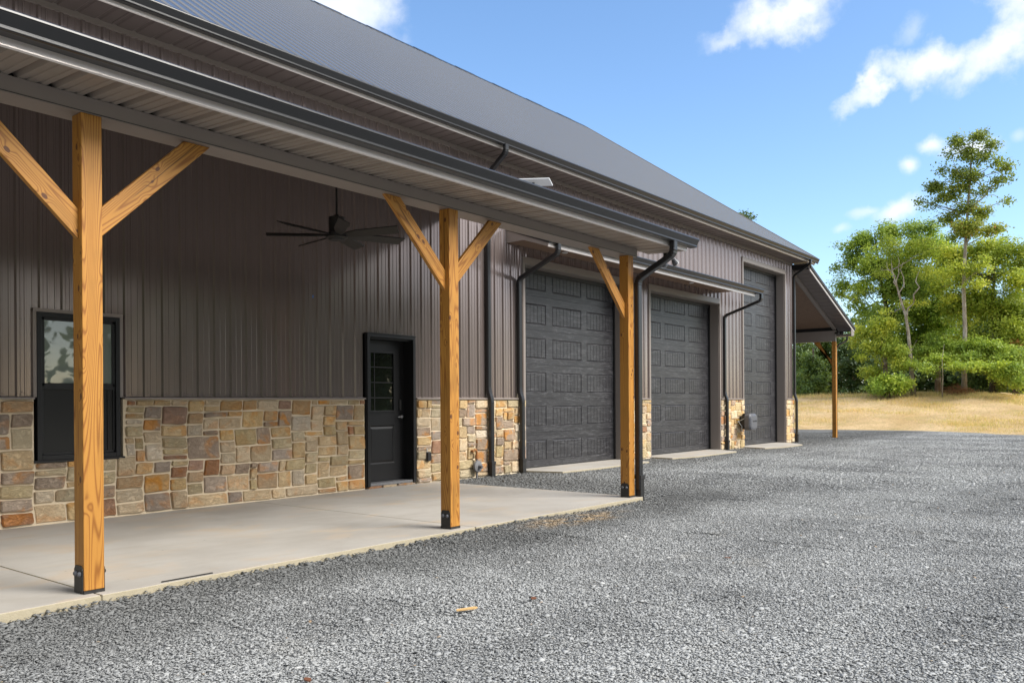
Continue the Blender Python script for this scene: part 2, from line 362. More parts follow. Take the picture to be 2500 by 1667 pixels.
# ---------------------------------------------------------------- mesh helpers
class MB:
    def __init__(s): s.v = []; s.f = []; s.tone = []
    def add(s, vs, fs):
        o = len(s.v); s.v += [tuple(p) for p in vs]; s.f += [tuple(i + o for i in f) for f in fs]; return s
    def box(s, x0, x1, y0, y1, z0, z1):
        vs = [(x, y, z) for z in (z0, z1) for y in (y0, y1) for x in (x0, x1)]
        return s.add(vs, [(0, 2, 3, 1), (4, 5, 7, 6), (0, 1, 5, 4), (2, 6, 7, 3), (0, 4, 6, 2), (1, 3, 7, 5)])
    def prism(s, poly, axis, a, b):
        """poly of 2-D points extruded along axis: 'X' poly=(y,z), 'Y' poly=(x,z), 'Z' poly=(x,y)"""
        k = len(poly)
        def P(p, q): return (q, p[0], p[1]) if axis == 'X' else (p[0], q, p[1]) if axis == 'Y' else (p[0], p[1], q)
        vs = [P(p, a) for p in poly] + [P(p, b) for p in poly]
        return s.add(vs, [tuple(range(k))[::-1], tuple(range(k, 2 * k))] + [(i, (i + 1) % k, k + (i + 1) % k, k + i) for i in range(k)])
    def tube(s, pts, rad, seg=8, caps=True):
        pts = [Vector(p) for p in pts]; rs = rad if isinstance(rad, (list, tuple)) else [rad] * len(pts)
        rings = []; up_ = None
        for i, p in enumerate(pts):
            d = (pts[min(i + 1, len(pts) - 1)] - pts[max(i - 1, 0)]).normalized()
            a = up_ if up_ is not None else (Vector((0, 0, 1)) if abs(d.z) < .9 else Vector((1, 0, 0)))
            u = (a - d * a.dot(d)).normalized(); v = d.cross(u); up_ = u
            rings.append([p + (u * math.cos(2 * math.pi * k / seg) + v * math.sin(2 * math.pi * k / seg)) * rs[i] for k in range(seg)])
        vs = [q for r in rings for q in r]; fs = []
        for i in range(len(pts) - 1):
            for k in range(seg): fs.append((i * seg + k, i * seg + (k + 1) % seg, (i + 1) * seg + (k + 1) % seg, (i + 1) * seg + k))
        if caps: fs += [tuple(range(seg))[::-1], tuple(range((len(pts) - 1) * seg, len(pts) * seg))]
        return s.add(vs, fs)
    def mesh(s, name, m_, smooth=False):
        me = bpy.data.meshes.new(name); me.from_pydata(s.v, [], s.f)
        for x in (m_ if isinstance(m_, list) else [m_]): me.materials.append(x)
        if smooth: me.polygons.foreach_set('use_smooth', [True] * len(me.polygons))
        me.update(); return me
    def build(s, name, m_, parent=None, loc=(0, 0, 0), smooth=False, bevel=0.0):
        me = s.mesh(name, m_, smooth); o = bpy.data.objects.new(name, me); C.objects.link(o)
        o.parent = parent; o.location = loc
        if bevel:
            bv = o.modifiers.new("bevel", 'BEVEL'); bv.width = bevel; bv.segments = 2; bv.limit_method = 'ANGLE'; bv.angle_limit = R(50)
        return o
def tag(o, label=None, cat=None, group=None, kind=None):
    for k, v in (('label', label), ('category', cat), ('group', group), ('kind', kind)):
        if v: o[k] = v
    return o
def empty(name, loc=(0, 0, 0), parent=None):
    o = bpy.data.objects.new(name, None); C.objects.link(o); o.location = loc; o.parent = parent; o.empty_display_size = .2; return o
def np_mesh(name, V, Fq, m_, tone=None, smooth=False):
    me = bpy.data.meshes.new(name); nf, k = Fq.shape
    me.vertices.add(len(V)); me.vertices.foreach_set('co', V.astype(np.float32).ravel())
    me.loops.add(nf * k); me.loops.foreach_set('vertex_index', Fq.astype(np.int32).ravel())
    me.polygons.add(nf); me.polygons.foreach_set('loop_start', np.arange(0, nf * k, k, dtype=np.int32))
    me.update(calc_edges=True)
    if smooth: me.polygons.foreach_set('use_smooth', np.ones(nf, dtype=bool))
    if tone is not None:
        at = me.attributes.new('tone', 'FLOAT', 'FACE'); at.data.foreach_set('value', tone.astype(np.float32))
    me.materials.append(m_); return me
def link(name, me, parent=None, loc=(0, 0, 0)):
    o = bpy.data.objects.new(name, me); C.objects.link(o); o.parent = parent; o.location = loc; return o

# ================================================================ SETTING
def gz(x, y):
    """height of the gravel yard"""
    x = np.asarray(x, float); y = np.asarray(y, float)
    h = -.075 + .02 * np.sin(x * .55 + 1.) * np.sin(y * .6) + .012 * np.sin(x * 1.7 + y * 1.1)
    near = np.clip((y + 5.) / 4.0, 0, 1)
    h = h * (1 - near) + (-.02) * near
    return h
def mound_h(y):
    return np.interp(y, [-14, -9, -6, -3.6, -1.4, 2, 8, 14, 30], [.35, .7, 1.1, 1.46, 1.78, 1.84, 1.70, 1.5, 1.3])
def edge_x(y):
    return np.interp(y, [-30, -12, -5, -2, 0, 4.5, 12, 40], [33.5, 36., 37.6, 39.3, 39.9, 39.3, 38.5, 38.])
def ter(x, y):
    x = np.asarray(x, float); y = np.asarray(y, float)
    tt = np.clip((x - edge_x(y)) / 11.5, -1, 1.6); s_ = np.clip(tt, 0, 1); s_ = s_ * s_ * (3 - 2 * s_)
    prof = .55 * np.clip(tt, 0, 1) + .45 * s_
    return -.09 + mound_h(y) * prof + (.06 * np.sin(x * 1.3 + y) * np.sin(y * .9) + .03 * np.sin(3.1 * x) * np.sin(2.3 * y + 1)) * np.clip(tt * 3, 0, 1)

tag(MB().add([(-900, -900, -.26), (900, -900, -.26), (900, 900, -.26), (-900, 900, -.26)], [(0, 1, 2, 3)]).build('ground', FIELD), kind='structure')
def grid(name, xs, ys, hf, m_):
    X, Y = np.meshgrid(xs, ys); V = np.stack([X, Y, hf(X, Y)], -1).reshape(-1, 3)
    a = np.arange(len(ys) - 1)[:, None] * len(xs) + np.arange(len(xs) - 1)[None]
    Fq = np.stack([a, a + 1, a + 1 + len(xs), a + len(xs)], -1).reshape(-1, 4)
    return link(name, np_mesh(name, V, Fq, m_, smooth=True))
tag(grid('gravel_yard', np.linspace(-14, 41.5, 170), np.concatenate([np.linspace(-34, -12, 30), np.linspace(-11.7, 0.2, 80), np.linspace(.5, 16, 20)]), lambda x, y: gz(x, y), BED), kind='structure')
def mz(x, y):
    e = edge_x(y) + .25 * np.sin(y * 2.1) + .15 * np.sin(y * 5.3 + 1)
    return np.where(x < e - .15, -.24, ter(x, y) + .02)
tag(grid('dirt_mound', np.linspace(33, 68, 190), np.linspace(-26, 34, 220), mz, MOUND), kind='structure')

# --- loose chips over the yard: one stuff object instancing unlinked chip tiles
rng = np.random.default_rng(5)
def chip_tile(n, size, seed):
    r = np.random.default_rng(seed)
    base = np.array([[-1, -1, -1], [1, -1, -1], [1, 1, -1], [-1, 1, -1], [-1, -1, 1], [1, -1, 1], [1, 1, 1], [-1, 1, 1]], float)
    Fb = np.array([[0, 3, 2, 1], [4, 5, 6, 7], [0, 1, 5, 4], [1, 2, 6, 5], [2, 3, 7, 6], [3, 0, 4, 7]])
    s_ = size * r.lognormal(-.08, .40, n)[:, None, None] * .5
    dims = np.stack([np.ones(n), r.uniform(.5, .95, n), r.uniform(.10, .30, n)], -1)[:, None, :]
    P = base[None] * (1 + r.uniform(-.55, .3, (n, 8, 3))) * s_ * dims
    az = r.uniform(0, 6.28, n); tx = r.normal(0, .17, n); ty = r.normal(0, .17, n)
    ca, sa = np.cos(az), np.sin(az)
    def rot(P, i, j, ang):
        c_, s2 = np.cos(ang)[:, None], np.sin(ang)[:, None]; a, b = P[..., i].copy(), P[..., j].copy()
        P[..., i] = a * c_ - b * s2; P[..., j] = a * s2 + b * c_
    rot(P, 1, 2, tx); rot(P, 0, 2, ty); rot(P, 0, 1, az)
    P += np.stack([r.uniform(-.53, .53, n), r.uniform(-.53, .53, n), r.uniform(.000, .012, n)], -1)[:, None, :]
    V = P.reshape(-1, 3); Fq = (Fb[None] + (np.arange(n) * 8)[:, None, None]).reshape(-1, 4)
    tone = np.repeat(np.clip(r.beta(2.0, 2.2, n) * .92 + (r.random(n) > .995) * .3, 0, 1), 6)
    return bpy.data.objects.new('chip_tile', np_mesh('chip_tile', V, Fq, CHIP, tone))
def chips(name, tiles, pts, label):
    V = np.array([(x, y, float(gz(x, y)) + .002) for x, y in pts])
    me = bpy.data.meshes.new(name); me.from_pydata([tuple(v) for v in V], [], [])
    a = me.attributes.new('which', 'INT', 'POINT'); a.data.foreach_set('value', rng.integers(0, len(tiles), len(V)).astype(np.int32))
    a = me.attributes.new('rot', 'FLOAT_VECTOR', 'POINT')
    rr = np.zeros((len(V), 3), np.float32)
    for i, (x, y) in enumerate(pts):
        dx = float(gz(x + .4, y) - gz(x - .4, y)) / .8; dy = float(gz(x, y + .4) - gz(x, y - .4)) / .8
        nz_ = Vector((-dx, -dy, 1)).normalized(); rr[i] = (Vector((0, 0, 1)).rotation_difference(nz_).to_matrix() @ Matrix.Rotation(int(rng.integers(0, 4)) * math.pi / 2, 3, 'Z')).to_euler()
    a.data.foreach_set('vector', rr.ravel())
    o = link(name, me); gt = bpy.data.node_groups.new(name, 'GeometryNodeTree'); g = NT(gt)
    gt.interface.new_socket('Geometry', in_out='INPUT', socket_type='NodeSocketGeometry'); gt.interface.new_socket('Geometry', in_out='OUTPUT', socket_type='NodeSocketGeometry')
    gi = g.node('NodeGroupInput'); go = g.node('NodeGroupOutput'); join = g.node('GeometryNodeJoinGeometry')
    wh = g.node('GeometryNodeInputNamedAttribute', data_type='INT'); wh.inputs[0].default_value = 'which'
    ro = g.node('GeometryNodeInputNamedAttribute', data_type='FLOAT_VECTOR'); ro.inputs[0].default_value = 'rot'
    for i, tl in enumerate(tiles):
        oi = g.node('GeometryNodeObjectInfo'); oi.inputs[0].default_value = tl; oi.inputs['As Instance'].default_value = True
        cmp_ = g.node('FunctionNodeCompare', data_type='INT', operation='EQUAL')
        g.l.new(wh.outputs[0], cmp_.inputs[2]); cmp_.inputs[3].default_value = i
        iop = g.node('GeometryNodeInstanceOnPoints'); g.l.new(gi.outputs[0], iop.inputs['Points']); g.l.new(cmp_.outputs[0], iop.inputs['Selection'])
        g.l.new(oi.outputs['Geometry'], iop.inputs['Instance']); g.l.new(ro.outputs[0], iop.inputs['Rotation'])
        g.l.new(iop.outputs[0], join.inputs[0])
    g.l.new(join.outputs[0], go.inputs[0])
    md = o.modifiers.new('scatter', 'NODES'); md.node_group = gt
    return tag(o, label, None, None, 'stuff')
near_t = [chip_tile(11500, .0120, 10 + i) for i in range(4)]
far_t = [chip_tile(3600, .0175, 30 + i) for i in range(3)]
camp = np.array([0, -9.698])
def in_view(x, y, d0, d1, mg=1.2):
    d = np.array([x, y]) - camp; z = d @ np.array(fw[:2]); r_ = d @ np.array(rt[:2])
    return d0 <= z < d1 and abs(r_) < z * .64 + mg
def free(x, y):     # not on the patio or the aprons
    if y > -4.45 and x < 10.62: return False
    if y > -.4 and x < 26.9: return False
    return True
npts, fpts = [], []
for ix in range(-6, 41):
    for iy in range(-16, 12):
        x, y = ix + .5, iy + .5
        if free(x, y) and x < 39.5:
            if in_view(x, y, 1.5, 13): npts.append((x, y))
            elif in_view(x, y, 13, 36, 2): fpts.append((x, y))
chips('loose_gravel', near_t, npts, "loose grey crushed slate chips covering the near yard")
chips('loose_gravel', far_t, fpts, "loose grey gravel spread over the far yard")
# a denser ragged strip of chips against the slab and apron edges (half-size pieces, so nothing lands on the concrete)
def edge_strip(n, x0, x1, yf, wd, seed, size=.021, zf=None):
    r = np.random.default_rng(seed); tl = chip_tile(n, size, seed); me = tl.data
    V = np.zeros(n * 8 * 3, np.float32); me.vertices.foreach_get('co', V); V = V.reshape(n, 8, 3)
    V -= V.mean(axis=1, keepdims=True)
    cx_ = r.uniform(x0, x1, n); off = np.abs(r.normal(0, wd, n)) + .012
    yy = np.array([yf(a) for a in cx_]) - off
    V[..., 0] += cx_[:, None]; V[..., 1] += yy[:, None]; V[..., 2] += (gz(cx_, yy) + .012 + .03 * np.exp(-off / .06) * r.random(n))[:, None]
    me.vertices.foreach_set('co', V.ravel()); me.update(); return me
YF = lambda x: -3.93 - .05 * max(0, (3.5 - x)) / 3
stm = edge_strip(9000, -1.5, 10.3, YF, .22, 77)
tag(link('gravel_edge', stm), "ragged edge of slate chips heaped against the front of the patio", None, None, 'stuff')
def strip_x(n, x0, y0, y1, wd, seed):
    me = edge_strip(n, 0, 1, lambda a: 0, wd, seed)
    V = np.zeros(n * 8 * 3, np.float32); me.vertices.foreach_get('co', V); V = V.reshape(n, 8, 3); r = np.random.default_rng(seed + 1)
    c = V.mean(axis=1, keepdims=True); V -= c; xx = x0 + np.abs(r.normal(0, wd, n)) + .01; yy = r.uniform(y0, y1, n)
    V[..., 0] += xx[:, None]; V[..., 1] += yy[:, None]; V[..., 2] += (gz(xx, yy) + .012)[:, None]
    me.vertices.foreach_set('co', V.ravel()); me.update(); return me
tag(link('gravel_edge', strip_x(9000, 10.12, -3.9, -.05, .55, 91)), "dark slate chips beyond the far end of the patio slab", None, None, 'stuff')
tag(link('gravel_edge', edge_strip(5200, 10.2, 26.9, lambda x: -.08, .32, 95)), "slate chips lying along the foot of the stone wall", None, None, 'stuff')

# --- patio slabs (joints recessed between them)
patio = empty('patio'); tag(patio, kind='structure')
xs_ = [-5.0, 2.73, 6.625, 10.12]
for a, b in zip(xs_, xs_[1:]):
    g = .006
    def fy(x): return YF(x)
    mb = MB(); nx = 24; top = []
    xx = [a + g + (b - a - 2 * g) * i / nx for i in range(nx + 1)]
    fr = [(x, fy(x) + random.Random(int(x * 1000)).uniform(-.004, .004)) for x in xx]
    poly = [(b - g, .12), (a + g, .12)] + fr
    mb.prism(poly, 'Z', -.30, 0.0)
    o = mb.build('concrete_slab', [CONC, EDGE], patio, bevel=.006)
    for p in o.data.polygons:
        if abs(p.normal.z) < .5: p.material_index = 1
for x in (2.73, 6.625): MB().box(x - .007, x + .007, YF(x) + .01, .1, -.2, -.012).build('joint_filler', EDGE, patio)
MB().box(3.19, 3.60, -3.90, -3.885, .0, .008).build('steel_strip', BLACKM, None)
tag(bpy.data.objects['steel_strip'], "thin dark steel strip lying on the front edge of the patio", "metal strip")
# --- aprons at the garage doors
def apron(poly, name='door_apron'):
    o = MB().prism(poly, 'Z', -.2, .022).build(name, [CONC, EDGE], None, bevel=.008)
    for p in o.data.polygons:
        if abs(p.normal.z) < .5: p.material_index = 1
    return tag(o, kind='structure')
apron([(12.58, .30), (12.58, -.05), (12.75, -.74), (13.9, -.80), (15.0, -.77), (16.02, -.72), (16.22, -.06), (16.22, .30)])
apron([(17.36, .30), (17.36, -.05), (17.30, -.60), (18.2, -.78), (19.4, -.76), (20.6, -.71), (21.06, -.08), (21.06, .30)])
apron([(22.70, .30), (22.70, -.08), (22.45, -.72), (23.3, -.93), (24.2, -.92), (25.0, -.86), (25.83, -.12), (25.85, .30)])

# ================================================================ BUILDING
barn = empty('pole_barn'); tag(barn, "long taupe metal-sided barn with stone wainscot, covered porch and three black garage doors", "building")
XL, XR, ZT = -4.2, 26.56, 5.67
SH = .938; RIB = .2345; ST = 1.385
openings = [(3.87, 4.852, .695, 2.345), (8.555, 9.655, -1, 2.365), (12.50, 16.29, -1, 4.04), (17.29, 21.16, -1, 4.04), (22.63, 25.93, -1, 5.385)]
def prof(x0, x1, phase=0.0, h=.024, mh=.006, rw=(.030, .013)):
    """metal sheet profile: (x, height) points between x0 and x1, main rib every 9 in, two minor ribs between"""
    pts = []
    k = math.floor((x0 - phase) / RIB) - 1
    while True:
        c = phase + k * RIB
        if c - .04 > x1: break
        for dx, hh in ((-rw[0], 0), (-rw[1], h), (rw[1], h), (rw[0], 0), (.0650, 0), (.0700, mh), (.0860, mh), (.0910, 0), (.1430, 0), (.1480, mh), (.1640, mh), (.1690, 0)):
            pts.append((c + dx, hh))
        k += 1
    xs = [p[0] for p in pts]; hs = [p[1] for p in pts]
    inner = [(x, hh) for x, hh in pts if x0 < x < x1]
    return [(x0, float(np.interp(x0, xs, hs)))] + inner + [(x1, float(np.interp(x1, xs, hs)))]
PH = 4.899
# upper steel wall sheets
x = PH - .030 - math.ceil((PH - XL) / SH) * SH; first = True
while x < XR - .02:
    a, b = max(x, XL), min(x + SH, XR); mb = MB()
    cuts = sorted({a, b} | {c for o_ in openings for c in o_[:2] if a < c < b})
    for c0, c1 in zip(cuts, cuts[1:]):
        mid = (c0 + c1) / 2; z0s = ST
        for o_ in openings:
            if o_[0] < mid < o_[1]: z0s = o_[3]
        pr = prof(c0, c1, PH)
        n_ = len(pr); vs = [(p[0], -p[1], z0s) for p in pr] + [(p[0], -p[1], ZT) for p in pr]
        mb.add(vs, [(i, i + 1, n_ + i + 1, n_ + i) for i in range(n_ - 1)])
    mb.build('wall_panel', SIDING, barn); x += SH
# screws of the siding
mb = MB(); k = PH
while k > XL: k -= RIB
while k < XR - .1:
    for z in [1.44] + [1.44 + .78 * i for i in range(1, 6)]:
        if not any(o_[0] - .03 < k + .04 < o_[1] + .03 and z < o_[3] + .04 for o_ in openings):
            mb.box(k + .038, k + .046, -.006, 0, z - .004, z + .004)
    k += RIB
tag(mb.build('siding_screws', SCREWM, barn), kind='stuff')
# frieze trim under soffit, base ledge
MB().box(XL, XR, -.032, .0, ZT - .03, ZT + .05).build('frieze_trim', TRIM, barn)
def ledge(a, b): MB().prism([(-.075, ST - .022), (-.075, ST - .004), (-.004, ST + .012), (0.02, ST + .012), (.02, ST - .022)], 'X', a, b).build('stone_ledge', TRIM, barn)
for a, b in ((XL, 3.87), (4.852, 8.555), (9.655, 12.50), (16.29, 17.29), (21.16, 22.63), (25.93, XR + .03)): ledge(a, b)
# masses behind: core walls (dark, with holes), so that no daylight comes through
mb = MB()
def wallseg(a, b, z0, z1): mb.box(a, b, .02, .14, z0, z1)
cur = XL
for o_ in openings:
    wallseg(cur, o_[0], -.3, ZT + .1); wallseg(o_[0], o_[1], o_[3], ZT + .1)
    if o_[2] > 0: wallseg(o_[0], o_[1], -.3, o_[2])
    cur = o_[1]
wallseg(cur, XR, -.3, ZT + .1)
mb.build('wall_core', DARKIN, barn)
MB().prism([(.14, -.3), (16.74, -.3), (16.74, 5.75), (8.37, 11.85), (.14, 5.75)], 'X', XR - .12, XR).build('gable_wall', SIDING, barn)
MB().prism([(.14, -.3), (16.74, -.3), (16.74, 5.75), (8.37, 11.85), (.14, 5.75)], 'X', XL, XL + .12).build('gable_wall', SIDING, barn)
MB().box(XL, XR, 16.62, 16.74, -.3, 5.75).build('rear_wall', SIDING, barn)
MB().box(XL + .12, XR - .12, 1.1, 1.2, -.2, 5.6).build('inner_partition', DARKIN, barn)

# mortar backing and stones
stone_zones = [(2.75, 8.555), (9.655, 12.53), (16.26, 17.32), (21.13, 22.66), (25.90, XR + .04)]
for a, b in stone_zones:
    mb = MB()
    if a < 3:
        mb.box(XL, 3.872, -.030, .03, -.28, ST - .02); mb.box(3.872, 4.850, -.030, .03, -.28, .69); mb.box(4.850, b, -.030, .03, -.28, ST - .02)
    else: mb.box(a + .02, b - .02, -.030, .03, -.28, ST - .02)
    mb.build('mortar_bed', MORTAR, barn)
rs = random.Random(11)
def pack(x0, x1, z0, z1, cw, blocked=None):
    nc = max(2, round((x1 - x0) / cw)); cw = (x1 - x0) / nc; nr = 18; chh = (z1 - z0) / nr
    occ = [[False] * nc for _ in range(nr)]
    if blocked:
        for r_ in range(nr):
            for c_ in range(nc):
                xm = x0 + (c_ + .5) * cw; zm = z0 + (r_ + .5) * chh
                if blocked[0] < xm < blocked[1] and zm > blocked[2] - .02: occ[r_][c_] = True
    out = []
    sizes = [(2, 2), (3, 2), (4, 2), (3, 3), (4, 3), (2, 3), (3, 1), (2, 1), (5, 2), (1, 2), (2, 2), (3, 2), (4, 4), (1, 1)]
    wts = [9, 10, 6, 8, 4, 6, 3.5, 3, 2, 2, 3, 5, 1.6, .4]
    for r_ in range(nr):
        for c_ in range(nc):
            if occ[r_][c_]: continue
            for _try in range(40):
                w_, h_ = rs.choices(sizes, wts)[0] if _try < 34 else (1, 2) if _try < 38 else (1, 1)
                if c_ + w_ > nc or r_ + h_ > nr: continue
                if any(occ[r_ + j][c_ + i] for j in range(h_) for i in range(w_)): continue
                left = next((k_ for k_ in range(c_ + w_, nc) if occ[r_][k_]), nc) - (c_ + w_)
                if left == 1 and _try < 25: continue
                break
            else: w_, h_ = 1, 1
            for j in range(h_):
                for i in range(w_): occ[r_ + j][c_ + i] = True
            out.append((x0 + c_ * cw, x0 + (c_ + w_) * cw, z0 + r_ * chh, z0 + (r_ + h_) * chh))
    return out
rects = []
def sheared(lst, amp):    # let the courses wander a little so nothing lies on one grid
    o2 = []
    for (a, b, c, d) in lst:
        f = lambda xx, zz: (xx + .012 * math.sin(zz * 9 + 2), zz + amp * math.sin(xx * 2.3 + zz * 4) * (1 if .1 < zz < 1.27 else 0))
        o2.append([f(a, c), f(b, c), f(b, d), f(a, d)])
    return o2
for i, (a, b) in enumerate(stone_zones):
    rects += sheared(pack(a + (.0 if i else 0), b, .012, ST - .03, .112 if i < 2 else .105, (3.85, 4.87, .69) if i == 0 else None), .010)
camv = Vector((0, -9.698, 1.28))
rects.sort(key=lambda q: (Vector((q[0][0], 0, q[0][1])) - camv).length)
def stone_mesh(q, k, rnd):
    cx_ = sum(p[0] for p in q) / 4; cz = sum(p[1] for p in q) / 4
    hw = (q[1][0] - q[0][0]) / 2; hh = (q[3][1] - q[0][1]) / 2
    g = rnd.uniform(.009, .015); n_ = 16; outl = []
    cn = [rnd.uniform(.86, .97) for _ in range(4)]; UV = []
    for sd_ in range(4):
        c0, c1 = -cn[sd_], cn[(sd_ + 1) % 4]
        for tt in (c0, c0 * .4, c1 * .35, c1): UV.append(((tt, -1), (1, tt), (-tt, 1), (-1, -tt))[sd_])
    for i in range(n_):
        u, v = UV[i]
        xx = ((q[0][0] * (1 - u) + q[1][0] * (1 + u)) / 2 * (1 - v) + (q[3][0] * (1 - u) + q[2][0] * (1 + u)) / 2 * (1 + v)) / 2
        zz = ((q[0][1] * (1 - v) + q[3][1] * (1 + v)) / 2 * (1 - u) + (q[1][1] * (1 - v) + q[2][1] * (1 + v)) / 2 * (1 + u)) / 2
        xx -= math.copysign(g, u) * abs(u) + rnd.uniform(-.0045, .0045); zz -= math.copysign(g, v) * abs(v) + rnd.uniform(-.0045, .0045)
        outl.append((xx - cx_, zz - cz))
    d = rnd.uniform(.014, .044); vs = []; 
    for s_, y in ((1, -.026), (1.0, -.030 - d * .55), (.93, -.030 - d * .95), (.55, -.030 - d)):
        for (u, v) in outl:
            vs.append((u * s_, y + rnd.uniform(-.0035, .0035) * (s_ < 1), v * s_))
    vs.append((0, -.031 - d + rnd.uniform(-.003, .004), 0)); fs = []
    for k_ in range(3):
        for i in range(n_): j = (i + 1) % n_; fs.append((k_ * n_ + i, k_ * n_ + j, (k_ + 1) * n_ + j, (k_ + 1) * n_ + i))
    for i in range(n_): fs.append((3 * n_ + i, 3 * n_ + (i + 1) % n_, 4 * n_))
    return vs, fs, (cx_, cz)
rest = {}
for k, q in enumerate(rects):
    rnd = random.Random(1000 + k)
    vs, fs, (cx_, cz) = stone_mesh(q, k, rnd)
    wt = list(SW)
    if cx_ > 9.6: wt = [.34, .22, .22, .05, .0, .17]
    if cx_ > 15: wt = [.28, .22, .16, .02, .0, .32]
    mi = rnd.choices(range(6), wt)[0]
    if k < 300:
        MB().add(vs, fs).build('stone', STONES[mi], barn, (cx_, 0, cz), smooth=False)
    else: rest.setdefault(mi, MB()).add([(a + cx_, b, c + cz) for a, b, c in vs], fs)
mbr = MB(); mids = []
for mi, mm in rest.items():
    mbr.add(mm.v, mm.f); mids += [mi] * len(mm.f)
if mids:
    o = mbr.build('far_stones', STONES, barn); o.data.polygons.foreach_set('material_index', mids); tag(o, kind='stuff')

# --- main roof
EZ, EY, SL, RY = 5.866, -.585, .688, 8.37
def roof_z(y): return EZ + (y - EY) * SL
roof = MB().add([(XL - .3, EY + .05, roof_z(EY + .05) - .03), (27.2, EY + .05, roof_z(EY + .05) - .03), (27.2, RY, roof_z(RY) - .03), (XL - .3, RY, roof_z(RY) - .03),
                 (27.2, 2 * RY - EY, EZ - .03), (XL - .3, 2 * RY - EY, EZ - .03)], [(0, 1, 2, 3), (3, 2, 4, 5)]).build('roof', BLACKM, barn)
def slope_sheet(x0, x1, ya, yb, zf, ph, h=.017):
    pr = prof(x0, x1, ph, h, .0005, (.036, .016)); n_ = len(pr); mb = MB()
    ln = math.hypot(1, SL); ny, nz = -SL / ln, 1 / ln
    vs = [(p[0], ya + ny * p[1], zf(ya) + nz * p[1]) for p in pr] + [(p[0], yb + ny * p[1], zf(yb) + nz * p[1]) for p in pr]
    mb.add(vs, [(i, i + 1, n_ + i + 1, n_ + i) for i in range(n_ - 1)])
    mb.add([(p[0], ya, zf(ya) - .004) for p in pr] + vs[:n_], [(i, i + 1, n_ + i + 1, n_ + i) for i in range(n_ - 1)]); return mb
base = slope_sheet(0, SH, EY, RY, roof_z, .03).mesh('roof_panel', ROOFM)
nx_ = int((27.25 - (XL - .3)) / SH) + 1
for i in range(nx_):
    link('roof_panel', base, roof, (27.25 - SH * (i + 1), 0, 0))
mb = MB()
for i in range(int(31 / RIB)):
    xx = 27.25 - SH + .03 + .034 - i * RIB + SH - RIB
    for j in range(15):
        y = EY + .25 + j * .62
        if y > RY - .2: break
        z = roof_z(y); mb.add([(xx - .010, y - .008, z - .002), (xx + .010, y - .008, z - .002), (xx + .010, y + .008, z + .010), (xx - .010, y + .008, z + .010), (xx, y - .004, z + .012)], [(0, 1, 4), (1, 2, 4), (2, 3, 4), (3, 0, 4)])
tag(mb.build('roof_screws', SCREWM, roof), kind='stuff')
# ridge cap in lapped lengths
for i in range(34):
    a = 27.3 - i * .93; z = roof_z(RY)
    MB().prism([(RY - .2, z - .2 * SL + .028 + .012 * (i % 2)), (RY, z + .035 + .012 * (i % 2)), (RY + .2, z - .2 * SL + .028 + .012 * (i % 2)), (RY + .2, z - .2 * SL - .01), (RY, z), (RY - .2, z - .2 * SL - .01)], 'X', a - .93 + .02, a).build('ridge_cap', BLACK, roof)
# rake trim at the far gable
ln = math.hypot(1, SL)
MB().prism([(EY - .01, roof_z(EY) - .17), (EY - .01, roof_z(EY) + .03), (RY, roof_z(RY) + .035), (RY, roof_z(RY) - .17)], 'X', 27.25, 27.285).build('rake_board', TRIM, roof)
# the strip of roof behind and below the rake
MB().prism([(EY + .1, EZ - .20), (EY + .1, EZ - .15), (RY, roof_z(RY) - .22), (RY, roof_z(RY) - .27)], 'X', XR, 27.25).build('rake_soffit', SOFFIT, roof)
# main soffit in panels, fascia
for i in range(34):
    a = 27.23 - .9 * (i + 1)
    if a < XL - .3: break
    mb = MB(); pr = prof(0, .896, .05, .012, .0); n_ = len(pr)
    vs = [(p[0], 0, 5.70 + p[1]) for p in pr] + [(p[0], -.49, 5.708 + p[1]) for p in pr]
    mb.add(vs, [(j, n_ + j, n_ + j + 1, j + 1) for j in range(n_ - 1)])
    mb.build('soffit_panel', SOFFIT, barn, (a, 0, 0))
def lengths(x0, x1, L): 
    o2 = []; a = x1
    while a > x0: o2.append((max(x0, a - L), a)); a -= L
    return o2
for k, (a, b) in enumerate(lengths(XL - .3, 27.23, 3.05)):
    e = .0015 * (k % 2)
    MB().prism([(-.49, 5.70), (-.508 - e, 5.692), (-.515 - e, 5.705), (-.512 - e, 5.86), (-.49, 5.86)], 'X', a + .001, b).build('fascia', FASCIA, barn)

def gutter(name, x0, x1, yb, zt, parent, dep=.135, hh=.125):
    """K-style gutter, back edge at yb (building side), top at zt, running in X; the front lies towards -Y"""
    P = [(yb, zt), (yb, zt - hh), (yb - dep * .60, zt - hh), (yb - dep * .70, zt - hh + .004), (yb - dep * .735, zt - hh + .010), (yb - dep * .70, zt - hh + .022), (yb - dep * .70, zt - hh + .030), (yb - dep * .93, zt - .034), (yb - dep * .955, zt - .027), (yb - dep, zt - .022), (yb - dep * .985, zt - .010), (yb - dep * .93, zt - .001), (yb - dep * .86, zt)]
    mb = MB(); 
    k = len(P); vs = [(x0, *p) for p in P] + [(x1, *p) for p in P]
    mb.add(vs, [(i, k + i, k + i + 1, i + 1) for i in range(k - 1)])
    Q = [(y + .003, z + .004) if z < zt - .03 else (y, z) for y, z in P]
    cap = [p for p in P[:-1]] + [(yb - dep * .6, zt - .004)]
    for xx, s_ in ((x0, 1), (x1, -1)): mb.prism(cap, 'X', xx, xx + .004 * s_)
    # hangers strips inside are hidden; drip apron over the back edge
    mb.box(x0, x1, yb, yb + .03, zt - .004, zt + .006)
    return mb.build(name, BLACK, parent)
g_main = gutter('gutter', XL - .3, 27.32, -.512, 5.872, barn, .125, .125)
MB().box(XL - .3, 27.2, -.585, -.52, 5.842, 5.862).build('drip_edge', BLACKM, barn)

